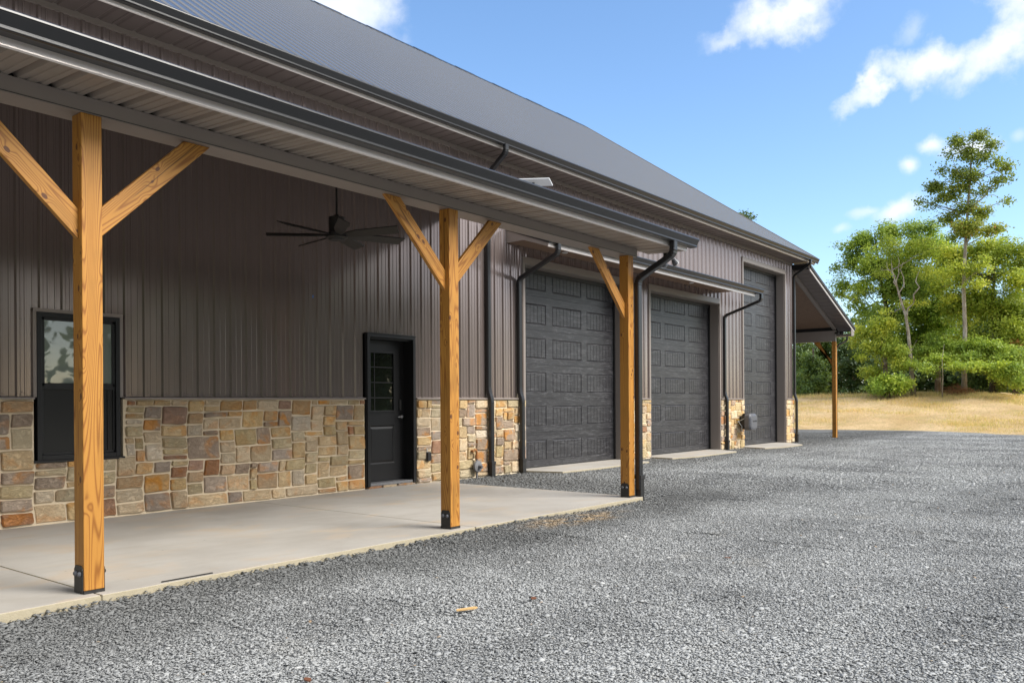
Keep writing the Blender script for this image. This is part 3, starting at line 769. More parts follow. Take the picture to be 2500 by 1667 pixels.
# --- downspouts: rectangular section swept along a path of 3-D points
def sweep(name, pts, wx, dy, parent, m_=BLACK, elbow=True):
    """pts: (x,y,z); section: wx along X, dy in the plane normal; corrugated rings at bends"""
    P = [Vector(p) for p in pts]; path = [P[0]]; ring = [False]
    for i in range(1, len(P) - 1):
        a = (P[i - 1] - P[i]); b = (P[i + 1] - P[i]); cut = min(.085, a.length * .45, b.length * .45); a.normalize(); b.normalize()
        p0, p2 = P[i] + a * cut, P[i] + b * cut
        for j in range(9):
            tt = j / 8; q = p0 * (1 - tt) ** 2 + P[i] * 2 * tt * (1 - tt) + p2 * tt ** 2
            path.append(q); ring.append(0 < j < 8 and j % 2 == 1)
    path.append(P[-1]); ring.append(False)
    mb = MB(); vs = []; n_ = 8; ex = None
    for i, p in enumerate(path):
        d = (path[min(i + 1, len(path) - 1)] - path[max(i - 1, 0)]).normalized()
        u = Vector((1, 0, 0)) if abs(d.x) < .75 else Vector((0, 0, 1))
        u = (u - d * u.dot(d)).normalized()
        if ex is not None and u.dot(ex) < .2: u = (ex - d * ex.dot(d)).normalized()
        ex = u; v = d.cross(u).normalized(); k_ = 1.07 if ring[i] else .97 if (elbow and 0 < i < len(path) - 1) else 1.0
        w2, d2, c_ = wx / 2 * k_, dy / 2 * k_, .010
        for a, b in ((-w2 + c_, -d2), (w2 - c_, -d2), (w2, -d2 + c_), (w2, d2 - c_), (w2 - c_, d2), (-w2 + c_, d2), (-w2, d2 - c_), (-w2, -d2 + c_)): vs.append(p + u * a + v * b)
    fs = []
    for i in range(len(path) - 1):
        for k_ in range(n_): fs.append((i * n_ + k_, i * n_ + (k_ + 1) % n_, (i + 1) * n_ + (k_ + 1) % n_, (i + 1) * n_ + k_))
    fs += [tuple(range(n_)), tuple(range((len(path) - 1) * n_, len(path) * n_))[::-1]]
    mb.add(vs, fs); return mb.build(name, m_, parent)
def boot(x, y, z0, parent, top=.24):
    mb = MB(); mb.box(x - .058, x + .058, y - .052, y + .052, z0 + top, z0 + top + .055)
    mb.prism([(x - .050, y - .045), (x + .050, y - .045), (x + .050, y + .045), (x - .050, y + .045)], 'Z', z0 - .06, z0 + top)
    return mb.build('drain_boot', BLACKM, parent, bevel=.004)
def wall_spout(x, ztop, z0, head):
    pts = head + [(x, -.055, ztop), (x, -.055, 1.50), (x, -.115, 1.36), (x, -.115, z0 + .02)]
    s_ = sweep('downspout', pts, .092, .070, barn); boot(x, -.118, z0, s_)
    return s_
wall_spout(11.45, 5.36, -.03, [(11.30, -.60, 5.76), (11.30, -.60, 5.62)])
wall_spout(12.345, 3.60, -.03, [(12.27, -1.01, 4.14), (12.27, -1.01, 3.97)])
wall_spout(21.36, 3.62, -.03, [(21.48, -1.03, 4.14), (21.48, -1.03, 3.97)])
wall_spout(26.60, 5.30, -.03, [(26.55, -.60, 5.76), (26.55, -.60, 5.62)])
s_ = sweep('downspout', [(10.14, -4.40, 3.44), (10.14, -4.40, 3.27), (10.11, -3.87, 2.98), (10.11, -3.87, .1)], .100, .078, barn); boot(10.13, -3.87, -.06, s_, .30)

# --- openings: trim, jambs, leaves
def opening_trim(a, b, zt, z0=0.0, m_=TRIM, wd=.06, reveal=.25):
    mb = MB(); mb.box(a, a + wd, -.034, -.001, z0, zt); mb.box(b - wd, b, -.034, -.001, z0, zt); mb.box(a + wd, b - wd, -.034, -.001, zt - wd * 1.9, zt)
    mb.box(a + wd - .004, a + wd + .02, -.001, reveal, z0, zt - wd * 1.9); mb.box(b - wd - .02, b - wd + .004, -.001, reveal, z0, zt - wd * 1.9)
    mb.box(a + wd, b - wd, -.001, reveal, zt - wd * 1.9 - .012, zt - wd * 1.9 + .012)
    mb.box(a - .012, a, -.026, -.001, z0, zt + .012); mb.box(b, b + .012, -.026, -.001, z0, zt + .012); mb.box(a, b, -.040, -.001, zt, zt + .012)
    return mb
def garage_door(a, b, zt, cols, nrow, label):
    d = empty('garage_door', ((a + b) / 2, .25, .04), barn); d['label'] = label
    ox, oy, oz = (a + b) / 2, .25, .04
    opening_trim(a, b, zt).build('door_frame', TRIM, d, (-ox, -oy, -oz))
    la, lb = a + .06 - .02, b - .06 + .02
    hgt = .672
    for k in range(nrow):
        z0 = .045 + k * hgt; z1 = z0 + hgt - .004
        if z0 > zt - .1: break
        mb = MB(); yf = .275
        # stiles and rails around embossed panels
        xs2 = [la] + [v for c in cols for v in c] + [lb]; pz0, pz1 = z0 + .115, z0 + .515
        mb.box(la, lb, yf, yf + .045, z0, pz0); mb.box(la, lb, yf, yf + .045, pz1, z1)
        for j in range(0, len(xs2), 2):
            if xs2[j + 1] - xs2[j] > .01: mb.box(xs2[j], xs2[j + 1], yf, yf + .045, pz0, pz1)
        for c0, c1 in cols:
            # bevel moulding then raised grooved field
            i1, i2 = .012, .030
            o_ = [(c0, pz0), (c1, pz0), (c1, pz1), (c0, pz1)]
            def ins(d_, y_): return [(c0 + d_, y_, pz0 + d_), (c1 - d_, y_, pz0 + d_), (c1 - d_, y_, pz1 - d_), (c0 + d_, y_, pz1 - d_)]
            vs = ins(0, yf) + ins(i1, yf + .014) + ins(i2, yf + .002)
            mb.add(vs, [(r_ * 4 + q_, r_ * 4 + (q_ + 1) % 4, (r_ + 1) * 4 + (q_ + 1) % 4, (r_ + 1) * 4 + q_) for r_ in range(2) for q_ in range(4)])
            f0, f1 = c0 + i2, c1 - i2; nb = 8; bw = (f1 - f0) / nb
            for q_ in range(nb): mb.box(f0 + q_ * bw + .0045, f0 + (q_ + 1) * bw - .0045, yf + .002, yf + .03, pz0 + i2, pz1 - i2)
            mb.box(f0, f1, yf + .010, yf + .031, pz0 + i2, pz1 - i2)
        mb.build('door_section', GARAGE, d, (-ox, -oy, -oz))
    mb = MB(); mb.box(la + .02, la + .075, .235, .262, .04, zt - .13); mb.box(lb - .075, lb - .02, .235, .262, .04, zt - .13); mb.box(la + .02, lb - .02, .235, .262, zt - .20, zt - .125)
    mb.box(la, lb, .262, .32, .022, .045)
    mb.build('weather_strip', BLACKM, d, (-ox, -oy, -oz))
    return d
garage_door(12.50, 16.29, 4.04, [(12.59, 13.64), (13.85, 14.91), (15.11, 16.155)], 6, "first black garage door, under the canopy beside the porch")
garage_door(17.29, 21.16, 4.04, [(17.37, 18.39), (18.60, 19.68), (19.89, 20.94)], 6, "second black garage door, under the right half of the canopy")
garage_door(22.63, 25.93, 5.385, [(22.78, 23.97), (24.30, 25.43)], 8, "tall narrow black garage door at the far corner")

# entry door
ed = empty('entry_door', (9.1, .1, 0.05), barn); off = (-9.1, -.1, -.05)
mb = MB()
for a, b in ((8.60, 8.655), (9.575, 9.63)): mb.box(a, b, -.055, .0, .03, 2.315)
mb.box(8.60, 9.63, -.055, .0, 2.315, 2.365); mb.box(8.585, 8.60, -.035, 0, .03, 2.38); mb.box(9.63, 9.645, -.035, 0, .03, 2.38); mb.box(8.60, 9.63, -.062, 0, 2.365, 2.38)
mb.box(8.64, 8.67, 0, .19, .06, 2.30); mb.box(9.575, 9.60, 0, .19, .06, 2.30); mb.box(8.64, 9.60, 0, .19, 2.29, 2.32)
mb.build('door_frame', BLACKD, ed, off, bevel=.004)
mb = MB(); yl = .17
lx0, lx1, lz0, lz1 = 8.68, 9.575, .085, 2.285; gx0, gx1, gz0, gz1 = 8.83, 9.37, 1.16, 2.12; px0, px1, pz0, pz1 = 8.85, 9.385, .38, .925
mb.box(lx0, gx0, yl, yl + .04, lz0, lz1); mb.box(gx1, lx1, yl, yl + .04, lz0, lz1)
mb.box(gx0, gx1, yl, yl + .04, gz1, lz1); mb.box(gx0, gx1, yl, yl + .04, pz1 + .03, gz0); mb.box(gx0, gx1, yl, yl + .04, lz0, pz0 - .03)
def ins(d_, y_): return [(gx0 + d_, y_, pz0 - .03 + d_), (gx1 - d_, y_, pz0 - .03 + d_), (gx1 - d_, y_, pz1 + .03 - d_), (gx0 + d_, y_, pz1 + .03 - d_)]
mb.add(ins(0, yl) + ins(.022, yl + .016) + ins(.055, yl + .003), [(r_ * 4 + q_, r_ * 4 + (q_ + 1) % 4, (r_ + 1) * 4 + (q_ + 1) % 4, (r_ + 1) * 4 + q_) for r_ in range(2) for q_ in range(4)] + [(8, 9, 10, 11)])
mb.build('door_leaf', BLACKD, ed, off)
mb = MB(); e = .028
mb.box(gx0, gx1, yl - .014, yl + .01, gz0, gz0 + e); mb.box(gx0, gx1, yl - .014, yl + .01, gz1 - e, gz1); mb.box(gx0, gx0 + e, yl - .014, yl + .01, gz0 + e, gz1 - e); mb.box(gx1 - e, gx1, yl - .014, yl + .01, gz0 + e, gz1 - e)
mb.build('glazing_bead', BLACKD, ed, off, bevel=.003)
MB().box(gx0 + e, gx1 - e, yl + .012, yl + .018, gz0 + e, gz1 - e).build('glass_pane', GLASS, ed, off)
mb = MB()
for zz in (1.39, 1.63, 1.87): mb.box(gx0 + e, gx1 - e, yl + .004, yl + .012, zz - .007, zz + .007)
mb.box(8.945, 8.957, yl + .004, yl + .012, gz0 + e, gz1 - e)
mb.build('muntin', BLACKM, ed, off)
mb = MB(); mb.box(9.462, 9.512, yl - .022, yl, 1.19, 1.36); mb.build('keypad_lock', BLACKM, ed, off, bevel=.006)
mb = MB(); mb.tube([(9.487, yl, 1.085), (9.487, yl - .05, 1.085)], .025, 10); mb.tube([(9.487, yl - .045, 1.085), (9.40, yl - .048, 1.08)], .009, 8)
mb.build('door_handle', STEEL, ed, off)
MB().box(8.655, 9.59, -.03, .19, .035, .075).build('threshold', STEEL, ed, off, bevel=.004)
for k, (a, b) in enumerate(((8.62, 8.90), (8.92, 9.22), (9.24, 9.62))):
    MB().prism([(a, 0.), (b, 0.), (b - .01, .033), (a + .01, .033)], 'Y', -.045, .05).build('sill_stone', STONES[(3, 0, 2)[k]], ed, off, bevel=.006)

# window
wn = empty('window', (4.36, 0, .7), barn); off = (-4.36, 0, -.7)
mb = MB(); X0, X1, Z0, Z1 = 3.87, 4.852, .695, 2.345
mb.box(X0, X0 + .035, -.032, 0, ST, Z1); mb.box(X1 - .035, X1, -.032, 0, ST, Z1); mb.box(X0, X1, -.034, 0, Z1 - .035, Z1 + .004)
mb.build('casing_trim', TRIM, wn, off)
mb = MB(); a, b = X0 + .037, X1 - .037; c, d = Z0 + .004, Z1 - .037
for q in ((a, a + .05, c, d), (b - .05, b, c, d), (a + .05, b - .05, c, c + .05), (a + .05, b - .05, d - .05, d)): mb.box(q[0], q[1], -.040, .06, q[2], q[3])
mb.build('window_frame', BLACKD, wn, off, bevel=.004)
mb = MB(); a2, b2 = a + .052, b - .052; zm = 1.505
for q in ((a2, a2 + .032, zm, d - .05), (b2 - .032, b2, zm, d - .05), (a2, b2, d - .082, d - .05), (a2, b2, zm - .035, zm + .035)): mb.box(q[0], q[1], -.022, .03, q[2], q[3])
mb.build('upper_sash', BLACKD, wn, off, bevel=.003)
MB().box(a2 + .032, b2 - .032, -.002, .004, zm + .035, d - .082).build('upper_pane', GLASSU, wn, off)
mb = MB()
for q in ((a2, a2 + .022, c + .05, zm - .036), (b2 - .022, b2, c + .05, zm - .036), (a2, b2, c + .05, c + .078)): mb.box(q[0], q[1], -.012, .03, q[2], q[3])
mb.box(b2 - .085, b2 - .078, -.010, .0, c + .078, zm - .036)
mb.build('lower_sash', BLACKD, wn, off, bevel=.003)
MB().box(a2 + .022, b2 - .022, .002, .006, c + .078, zm - .036).build('insect_screen', SCREEN, wn, off)
mb = MB().box(X0 - .01, X1 + .01, -.052, .0, Z0 - .022, Z0 + .004).build('window_sill', BLACKD, wn, off)
# scrap of blue tape stuck on the siding
MB().box(7.62, 7.632, -.008, -.002, 2.81, 2.85).build('blue_tape', plain('blue_tape', (.03, .12, .35)), barn)

# --- garage canopy
cp = empty('door_canopy', (12.03, 0, 4.2), barn); off = (-12.03, 0, -4.2); CX0, CX1 = 12.03, 21.25
MB().prism([(0, 4.495), (0, 4.51), (-.99, 4.15), (-.985, 4.135)], 'X', CX0, CX1).build('canopy_roof', ROOFM, cp, off)
for x0_, x1_ in ((CX0, CX0 + .02), (CX1 - .02, CX1)):
    MB().prism([(-.0, 4.24), (-.0, 4.475), (-.95, 4.125), (-.95, 4.062), (-.41, 4.24)], 'X', x0_, x1_).build('rake_board', TRIM, cp, off)
    MB().prism([(.0, 4.472), (.0, 4.518), (-.99, 4.155), (-.99, 4.112)], 'X', x0_ - .012, x1_ + .012).build('rake_edge', BLACKM, cp, off)
MB().box(CX0 + .02, CX1 - .02, -.41, -.001, 4.24, 4.25).build('canopy_soffit', CEILW, cp, off)
mb = MB(); mb.prism([(-.41, 4.24), (-.93, 4.066), (-.93, 4.076), (-.41, 4.25)], 'X', CX0 + .02, CX1 - .02)
mb.build('canopy_soffit', CEILW, cp, off)
mb = MB()
for a, b in lengths(CX0, CX1, 3.05): mb.prism([(-.93, 4.06), (-.955, 4.055), (-.962, 4.065), (-.958, 4.14), (-.93, 4.14)], 'X', a + .002, b)
mb.build('canopy_fascia', FASCIA, cp, off)
gutter('canopy_gutter', 12.06, 21.58, -.958, 4.262, cp, .125, .125).location = off
for xx in (13.55, 19.0):
    MB().tube([(xx, -.26, 4.239), (xx, -.26, 4.228)], .06, 16).build('downlight', WHITEP, cp, off)

# ================================================================ PORCH
PY = -3.84
porch = empty('porch_roof', (0, 0, 0), barn)
MB().prism([(PY, 3.29), (PY, 3.402), (-3.60, 3.402), (-3.60, 3.29)], 'X', XL, 10.15).build('beam', TRIM, porch)
MB().prism([(PY - .004, 3.296), (PY - .004, 3.300), (PY, 3.300), (PY, 3.296)], 'X', XL, 10.15).build('beam_lip', BLACKM, porch)
# outer soffit: steel sheets running across, ribs up
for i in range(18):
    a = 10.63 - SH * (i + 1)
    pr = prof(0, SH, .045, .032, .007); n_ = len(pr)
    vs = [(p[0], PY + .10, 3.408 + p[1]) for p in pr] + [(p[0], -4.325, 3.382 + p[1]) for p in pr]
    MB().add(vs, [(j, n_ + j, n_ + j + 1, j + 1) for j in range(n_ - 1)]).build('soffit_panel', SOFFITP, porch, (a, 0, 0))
for k, (a, b) in enumerate(lengths(XL, 10.64, 2.55)):
    e = .002 * (k % 2)
    MB().prism([(-4.315, 3.385), (-4.335 - e, 3.376), (-4.345 - e, 3.386), (-4.338 - e, 3.56), (-4.315, 3.56)], 'X', a + .0015, b).build('fascia', FASCIA, porch)
gutter('gutter', XL, 10.76, -4.340, 3.556, porch, .140, .120)
PSL = .25
def pz_(y): return 3.548 + (y + 4.36) * PSL
for i in range(17):
    a = 10.66 - SH * (i + 1); pr = prof(0, SH, .045); n_ = len(pr)
    vs = [(p[0], -4.37, pz_(-4.37) + p[1]) for p in pr] + [(p[0], -.025, pz_(-.025) + p[1]) for p in pr]
    MB().add(vs, [(j, j + 1, n_ + j + 1, n_ + j) for j in range(n_ - 1)]).build('porch_roof_panel', ROOFM, porch, (a, 0, 0))
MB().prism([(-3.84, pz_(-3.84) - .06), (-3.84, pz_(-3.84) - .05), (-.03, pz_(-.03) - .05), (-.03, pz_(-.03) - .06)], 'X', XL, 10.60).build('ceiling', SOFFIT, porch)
MB().prism([(-4.34, 3.40), (-4.34, pz_(-4.34) + .01), (-.03, pz_(-.03) + .01), (-.03, pz_(-.03) - .09), (-3.84, pz_(-3.84) - .09), (-3.84, 3.405)], 'X', 10.63, 10.655).build('end_rake', TRIM, porch)
MB().box(XL, 10.15, -3.80, -3.62, 3.402, 3.66).build('beam_blocking', DARKIN, porch)

def brace(parent, px, x0, z0, x1, z1, th=.044, y=-3.765, vert=.205):
    """2x6 knee brace from the post (x0, z0 = lower corner height) up to the beam (x1 lower outer top corner)"""
    poly = [(x0, z0), (x1, z1), (x1 - math.copysign(vert * (abs(x1 - x0) / abs(z1 - z0)), x1 - x0), z1), (x0, z0 + vert)]
    mid = Vector(((x0 + x1) / 2, (z0 + z1) / 2)); d = Vector((x1 - x0, z1 - z0)).normalized(); nrm = Vector((-d.y, d.x))
    loc2 = [((Vector(p) - mid).dot(nrm), (Vector(p) - mid).dot(d)) for p in poly]     # local x, z
    mb = MB(); n_ = len(poly)
    vs = [(p[0], -th / 2, p[1]) for p in loc2] + [(p[0], th / 2, p[1]) for p in loc2]
    mb.add(vs, [tuple(range(n_)), tuple(range(n_, 2 * n_))[::-1]] + [(i, n_ + i, n_ + (i + 1) % n_, (i + 1) % n_) for i in range(n_)])
    o = mb.build('brace', WOOD, parent, bevel=.004)
    ang = math.atan2(d.x, d.y); o.rotation_euler = (0, ang, 0)
    # local x axis after rotation must equal nrm; flip when needed
    if Vector((math.cos(ang), -math.sin(ang))).dot(nrm) < 0:
        o.data.transform(Matrix.Scale(-1, 4, (1, 0, 0))); o.data.flip_normals()
    o.location = Vector((mid.x, y, mid.y)) - Vector(parent.location)
    return o
def post(px, left, right, label, front=True):
    p = empty('porch_post', (px + .07, PY + .07, 0), barn); p['label'] = label
    MB().box(-.07, .07, -.07, .07, .022, 3.289).build('timber', WOOD, p, bevel=.005)
    if left: brace(p, px, px, left[0], left[1], 3.289)
    if right: brace(p, px, px + .14, right[0], right[1], 3.289)
    mb = MB(); mb.box(-.071, .071, -.074, .074, .0, .022)
    mb.build('base_plate', BLACKM, p)
    for s_ in (-1, 1):
        mb = MB(); pl = [(-.062, .004), (.062, .004), (.062, .165), (.040, .192), (-.040, .192), (-.062, .165)]
        mb.prism([(a, b) for a, b in pl], 'X', s_ * .0705, s_ * .0765)
        mb.build('base_bracket', BLACKM, p)
        for yy in (-.03, .03):
            MB().tube([(s_ * .076, yy, .135), (s_ * .084, yy, .135), (s_ * .094, yy, .135)], [.019, .019, .012], 10).build('bolt', GREYP if s_ < 0 else BLACKM, p)
    return p
post(2.661, (2.43, 1.80), (2.45, 3.665), "nearest honey-stained timber porch post with two knee braces")
post(6.340, (2.45, 5.505), (2.50, 7.26), "middle timber porch post with two knee braces, by the entry door")
post(9.905, (2.43, 9.06), None, "end timber porch post with one knee brace, beside the black downspout")
post(-1.02, (2.43, -1.88), (2.45, -.02), "timber porch post at the hidden near end")

# ================================================================ FAR LEAN-TO
lt = empty('lean_to', (26.6, 0, 0), barn); off = (-26.6, 0, 0)
def lz(x): return 5.42 - .366 * (x - 26.84)
LX1 = 31.30; LY0, LY1 = -.52, 16.9
# ceiling planks (inside) and overhang panels (outside)
mb = MB(); n_ = 46
for i in range(n_):
    a = 26.62 + (30.85 - 26.62) * i / n_; b = 26.62 + (30.85 - 26.62) * (i + 1) / n_ - .010
    mb.add([(a, .10, lz(a) + .004), (b, .10, lz(b) + .004), (b, LY1, lz(b) + .004), (a, LY1, lz(a) + .004), (a, .10, lz(a) + .02), (b, .10, lz(b) + .02), (b, LY1, lz(b) + .02), (a, LY1, lz(a) + .02)],
           [(0, 1, 2, 3), (4, 7, 6, 5), (0, 4, 5, 1), (3, 2, 6, 7), (1, 5, 6, 2), (0, 3, 7, 4)])
tag(mb.build('ceiling_planks', CEILW, lt, off), kind='stuff')
for i in range(18):
    a = 26.70 + i * .25; b = a + .235
    mb = MB(); mb.add([(a, -.005, lz(a)), (b, -.005, lz(b)), (b, -.50, lz(b)), (a, -.50, lz(a)), (a, -.005, lz(a) + .05), (b, -.005, lz(b) + .05), (b, -.50, lz(b) + .05), (a, -.50, lz(a) + .05)],
           [(0, 1, 2, 3), (4, 7, 6, 5), (0, 4, 5, 1), (3, 2, 6, 7), (1, 5, 6, 2), (0, 3, 7, 4)])
    mb.build('soffit_panel', SOFFIT, lt, off)
def slopebox(y0, y1, dz0, dz1, xa, xb, m_, name):
    MB().prism([(xa, lz(xa) + dz0), (xb, lz(xb) + dz0), (xb, lz(xb) + dz1), (xa, lz(xa) + dz1)], 'Y', y0, y1).build(name, m_, lt, off)
slopebox(.0, .10, -.075, .05, 26.64, 30.92, TRIM, 'rake_beam')
slopebox(-.525, -.50, -.015, .11, 26.72, LX1, FASCIA, 'rake_fascia')
slopebox(-.56, -.525, .07, .16, 26.72, LX1 + .03, BLACKM, 'rake_edge')
slopebox(-.55, LY1, .13, .17, 26.62, LX1 + .03, ROOFM, 'lean_roof')
slopebox(-.50, LY1, .021, .13, 26.62, LX1, DARKIN, 'lean_deck')
MB().box(30.86, 30.98, -.0, LY1, 3.46, 3.84).build('eave_beam', TRIM, lt, off)
MB().box(30.985, LX1, -.50, LY1, 3.63, 3.70).build('eave_soffit', SOFFIT, lt, off)
MB().prism([(30.99, 3.72), (30.99, 3.90), (LX1, 3.79), (LX1, 3.66), (31.0, 3.62)], 'Y', -.515, -.49).build('eave_return', TRIM, lt, off)
fp = empty('porch_post', (30.95, .07, -.06), barn); fp['label'] = "far timber post under the lean-to at the barn's end"
MB().box(-.07, .07, -.07, .07, .0, 3.52).build('timber', WOOD, fp, bevel=.005)
mb = MB(); mb.prism([(.52, 3.52), (.76, 3.52), (.07, 2.83), (.07, 2.62)], 'X', -.022, .022); mb.build('brace', WOOD, fp)
MB().box(.071, .077, -.06, .06, .0, .2).build('base_bracket', BLACKM, fp)
sweep('downspout', [(31.22, -.30, 3.62), (31.22, -.30, 3.50), (31.10, -.02, 3.33), (31.10, .05, 3.2), (31.10, .05, .0)], .07, .055, barn)
for (x_, y_, z_) in ((30.80, -.05, 3.74), (31.06, -.10, 3.76)):
    mb = MB(); mb.tube([(x_, y_, z_), (x_ - .04, y_ - .10, z_ - .02)], [.05, .06], 12)
    mb.box(x_ - .03, x_ + .03, y_, y_ + .05, z_ - .03, z_ + .03); tag(mb.build('spotlight', BLACKM), "small black spotlight at the top of the lean-to post" if x_ < 31 else "small black spotlight outside the lean-to post", "spotlight")

# ================================================================ FIXTURES
# ceiling fan
fan = empty('ceiling_fan', (6.49, -1.9, 3.33)); tag(fan, "black seven-blade ceiling fan hanging on a rod under the porch roof", "fan")
MB().tube([(0, 0, .17), (0, 0, .60)], .013, 10).build('downrod', BLACKM, fan)
MB().tube([(0, 0, .60), (0, 0, .55)], [.06, .03], 14).build('canopy', BLACKM, fan)
mb = MB(); mb.tube([(0, 0, .20), (0, 0, .17), (0, 0, .165), (0, 0, -.02), (0, 0, -.03), (0, 0, -.075), (0, 0, -.085)], [.02, .05, .095, .095, .128, .128, .10], 20); mb.build('motor_housing', BLACKM, fan)
MB().tube([(0, 0, -.085), (0, 0, -.105)], [.10, .09], 20).build('cap', BLACKM, fan)
for k in range(7):
    a = R(-175 - k * 360 / 7); mb = MB(); 
    pts = [(.11, -.03), (.30, -.065), (.84, -.07), (.80, .055), (.30, .055), (.11, .03)]
    vs = []
    for zz in (-.006, .006):
        for u, v in pts: vs.append((u, v, -.045 + zz + v * -.42))
    mb.add(vs, [(0, 1, 2, 3, 4, 5)[::-1], (6, 7, 8, 9, 10, 11)] + [(i, (i + 1) % 6, 6 + (i + 1) % 6, 6 + i) for i in range(6)])
    o = mb.build('blade', BLACKM, fan); o.rotation_euler = (0, 0, a)
# satellite dish panel on the porch roof
dish = empty('satellite_panel', (9.15, -2.98, 4.2)); tag(dish, "flat white rectangular satellite panel on the porch roof", "satellite dish")
A0 = Vector((9.114, -3.1, 4.289)); B0 = Vector((9.38, -2.97, 4.266)); uu = (B0 - A0); vdir = uu.normalized().cross(Vector((0, 0, 1))).normalized()
L0 = Vector((8.90, -2.66, 4.305))
vv = (L0 - A0); nn = uu.cross(vv).normalized() * .012
o_ = Vector((9.15, -2.98, 4.2)); cs = [A0, B0, B0 + vv, L0]
vs = [c - o_ for c in cs] + [c - o_ + nn * (1 if nn.z > 0 else -1) for c in cs]
MB().add(vs, [(0, 1, 2, 3), (4, 7, 6, 5)] + [(i, 4 + i, 4 + (i + 1) % 4, (i + 1) % 4) for i in range(4)]).build('panel', WHITEP, dish)
cc = (A0 + B0 + L0 + B0 + vv) / 4 - o_
MB().tube([tuple(cc + Vector((0, 0, .0))), (cc.x, cc.y, -4.2 + pz_(-2.9) + .0)], .018, 8).build('mast', STEEL, dish)
# twin flood light beyond the porch end
fl = empty('flood_light', (10.72, -4.02, 3.36)); tag(fl, "twin-head security light on the end of the porch eave behind the downspout", "security light")
MB().box(-.07, .05, -.05, .05, -.03, .05).build('junction_box', BLACKM, fl, bevel=.006)
for s_, rx in ((-1, .06), (1, .06)):
    MB().tube([(.02, s_ * .03, -.03), (.03, s_ * .06, -.07)], .012, 8).build('arm', STEEL, fl)
    MB().tube([(.0, s_ * .075, -.05), (.02, s_ * .085, -.085), (.04, s_ * .10, -.115)], [.03, .045, .052], 12).build('lamp_head', GREYP, fl)
    MB().tube([(.041, s_ * .101, -.117), (.045, s_ * .104, -.121)], [.045, .044], 12).build('lens', WHITEP, fl)
# outlet box on stone
ob = empty('outlet_box', (9.885, -.065, .43)); tag(ob, "black weatherproof outlet box on the stone right of the entry door", "outlet box")
MB().box(-.04, .04, -.045, .02, -.07, .07).build('cover', BLACKM, ob, bevel=.008); MB().box(-.042, .042, -.010, .0, -.078, .078).build('backplate', GREYP, ob)
MB().tube([(-.01, 0.0, .07), (-.01, .01, .13)], .008, 8).build('cable', HOSE, ob)
# gas regulator
gr = empty('gas_regulator', (10.98, -.13, .0)); tag(gr, "gas regulator with rusty elbow pipe at the foot of the stone wall", "gas regulator")
MB().tube([(-.03, .12, .47), (-.03, .0, .47), (-.01, -.0, .49), (.03, .0, .48), (.05, .0, .44), (.05, 0, .38)], .022, 10).build('elbow_pipe', RUST, gr)
MB().tube([(.05, 0, .40), (.05, 0, .33)], .032, 8).build('union_nut', RUST, gr)
MB().tube([(.05, .03, .20), (.05, .0, .20), (.05, -.01, .20), (.05, -.04, .20), (.05, -.05, .20)], [.06, .098, .105, .098, .05], 20).build('diaphragm', STEEL, gr)
MB().tube([(.05, -.05, .20), (.06, -.11, .19)], .028, 12).build('spring_cap', GREYP, gr)
MB().tube([(.05, 0, .30), (.05, 0, .34)], .018, 8).build('inlet', STEEL, gr)
MB().tube([(.05, 0, .11), (.05, 0, -.08)], .018, 8).build('riser_pipe', STEEL, gr)
# hose reel
hr = empty('hose_reel', (22.36, -.08, .74)); tag(hr, "grey and black wall-mounted retractable hose reel on the stone pier", "hose reel")
def rrect(w_, h_, r_, n_=5):
    o2 = []
    for cx_, cy_, a0 in ((w_ / 2 - r_, h_ / 2 - r_, 0), (-w_ / 2 + r_, h_ / 2 - r_, 90), (-w_ / 2 + r_, -h_ / 2 + r_, 180), (w_ / 2 - r_, -h_ / 2 + r_, 270)):
        for k in range(n_ + 1): a = R(a0 + 90 * k / n_); o2.append((cx_ + r_ * math.cos(a), cy_ + r_ * math.sin(a)))
    return o2
def loft(rings, m_, name, parent):
    mb = MB(); k = len(rings[0][1]); vs = []
    for y, rr in rings: vs += [(p[0], y, p[1]) for p in rr]
    fs = [(i * k + j, i * k + (j + 1) % k, (i + 1) * k + (j + 1) % k, (i + 1) * k + j) for i in range(len(rings) - 1) for j in range(k)]
    fs += [tuple(range(k)), tuple(range((len(rings) - 1) * k, len(rings) * k))[::-1]]
    mb.add(vs, fs); return mb.build(name, m_, parent, smooth=False, bevel=.004)
loft([(-.07, rrect(.40, .42, .16)), (-.20, rrect(.46, .44, .18))], BLACKM, 'drum_case', hr)
loft([(-.202, rrect(.49, .45, .12)), (-.33, rrect(.52, .47, .13)), (-.37, rrect(.47, .42, .12)), (-.385, rrect(.38, .33, .10))], GREYP, 'front_cover', hr)
MB().box(-.17, .17, -.26, -.10, .19, .235).build('carry_handle', BLACKM, hr, bevel=.02)
MB().box(-.05, .05, -.10, .02, -.14, .16).build('wall_bracket', BLACKM, hr)
MB().tube([(-.20, -.02, .02), (-.24, -.10, .05), (-.22, -.20, .10), (-.12, -.30, -.12), (.0, -.33, -.16), (.08, -.34, -.15)], .010, 8).build('lead_hose', HOSE, hr)
MB().tube([(-.30, .0, .02), (-.34, -.06, .03), (-.24, -.12, -.12), (-.19, -.10, -.24)], .009, 8).build('supply_hose', HOSE, hr)
MB().tube([(-.32, .02, .06), (-.32, -.07, .06)], .022, 8).build('brass_tap', plain('brass', (.42, .27, .08), .4), hr)
tc = bpy.data.curves.new('print', 'FONT'); tc.body = 'hoselink'; tc.size = .085; tc.extrude = .0008; tc.align_x = 'CENTER'
to = bpy.data.objects.new('printed_name', tc); C.objects.link(to); dg = bpy.context.evaluated_depsgraph_get(); me = bpy.data.meshes.new_from_object(to.evaluated_get(dg))
bpy.data.objects.remove(to); me.materials.clear(); me.materials.append(BLACKM)
o = link('printed_name', me, hr, (.03, -.3865, .0)); o.rotation_euler = (R(90), 0, 0)

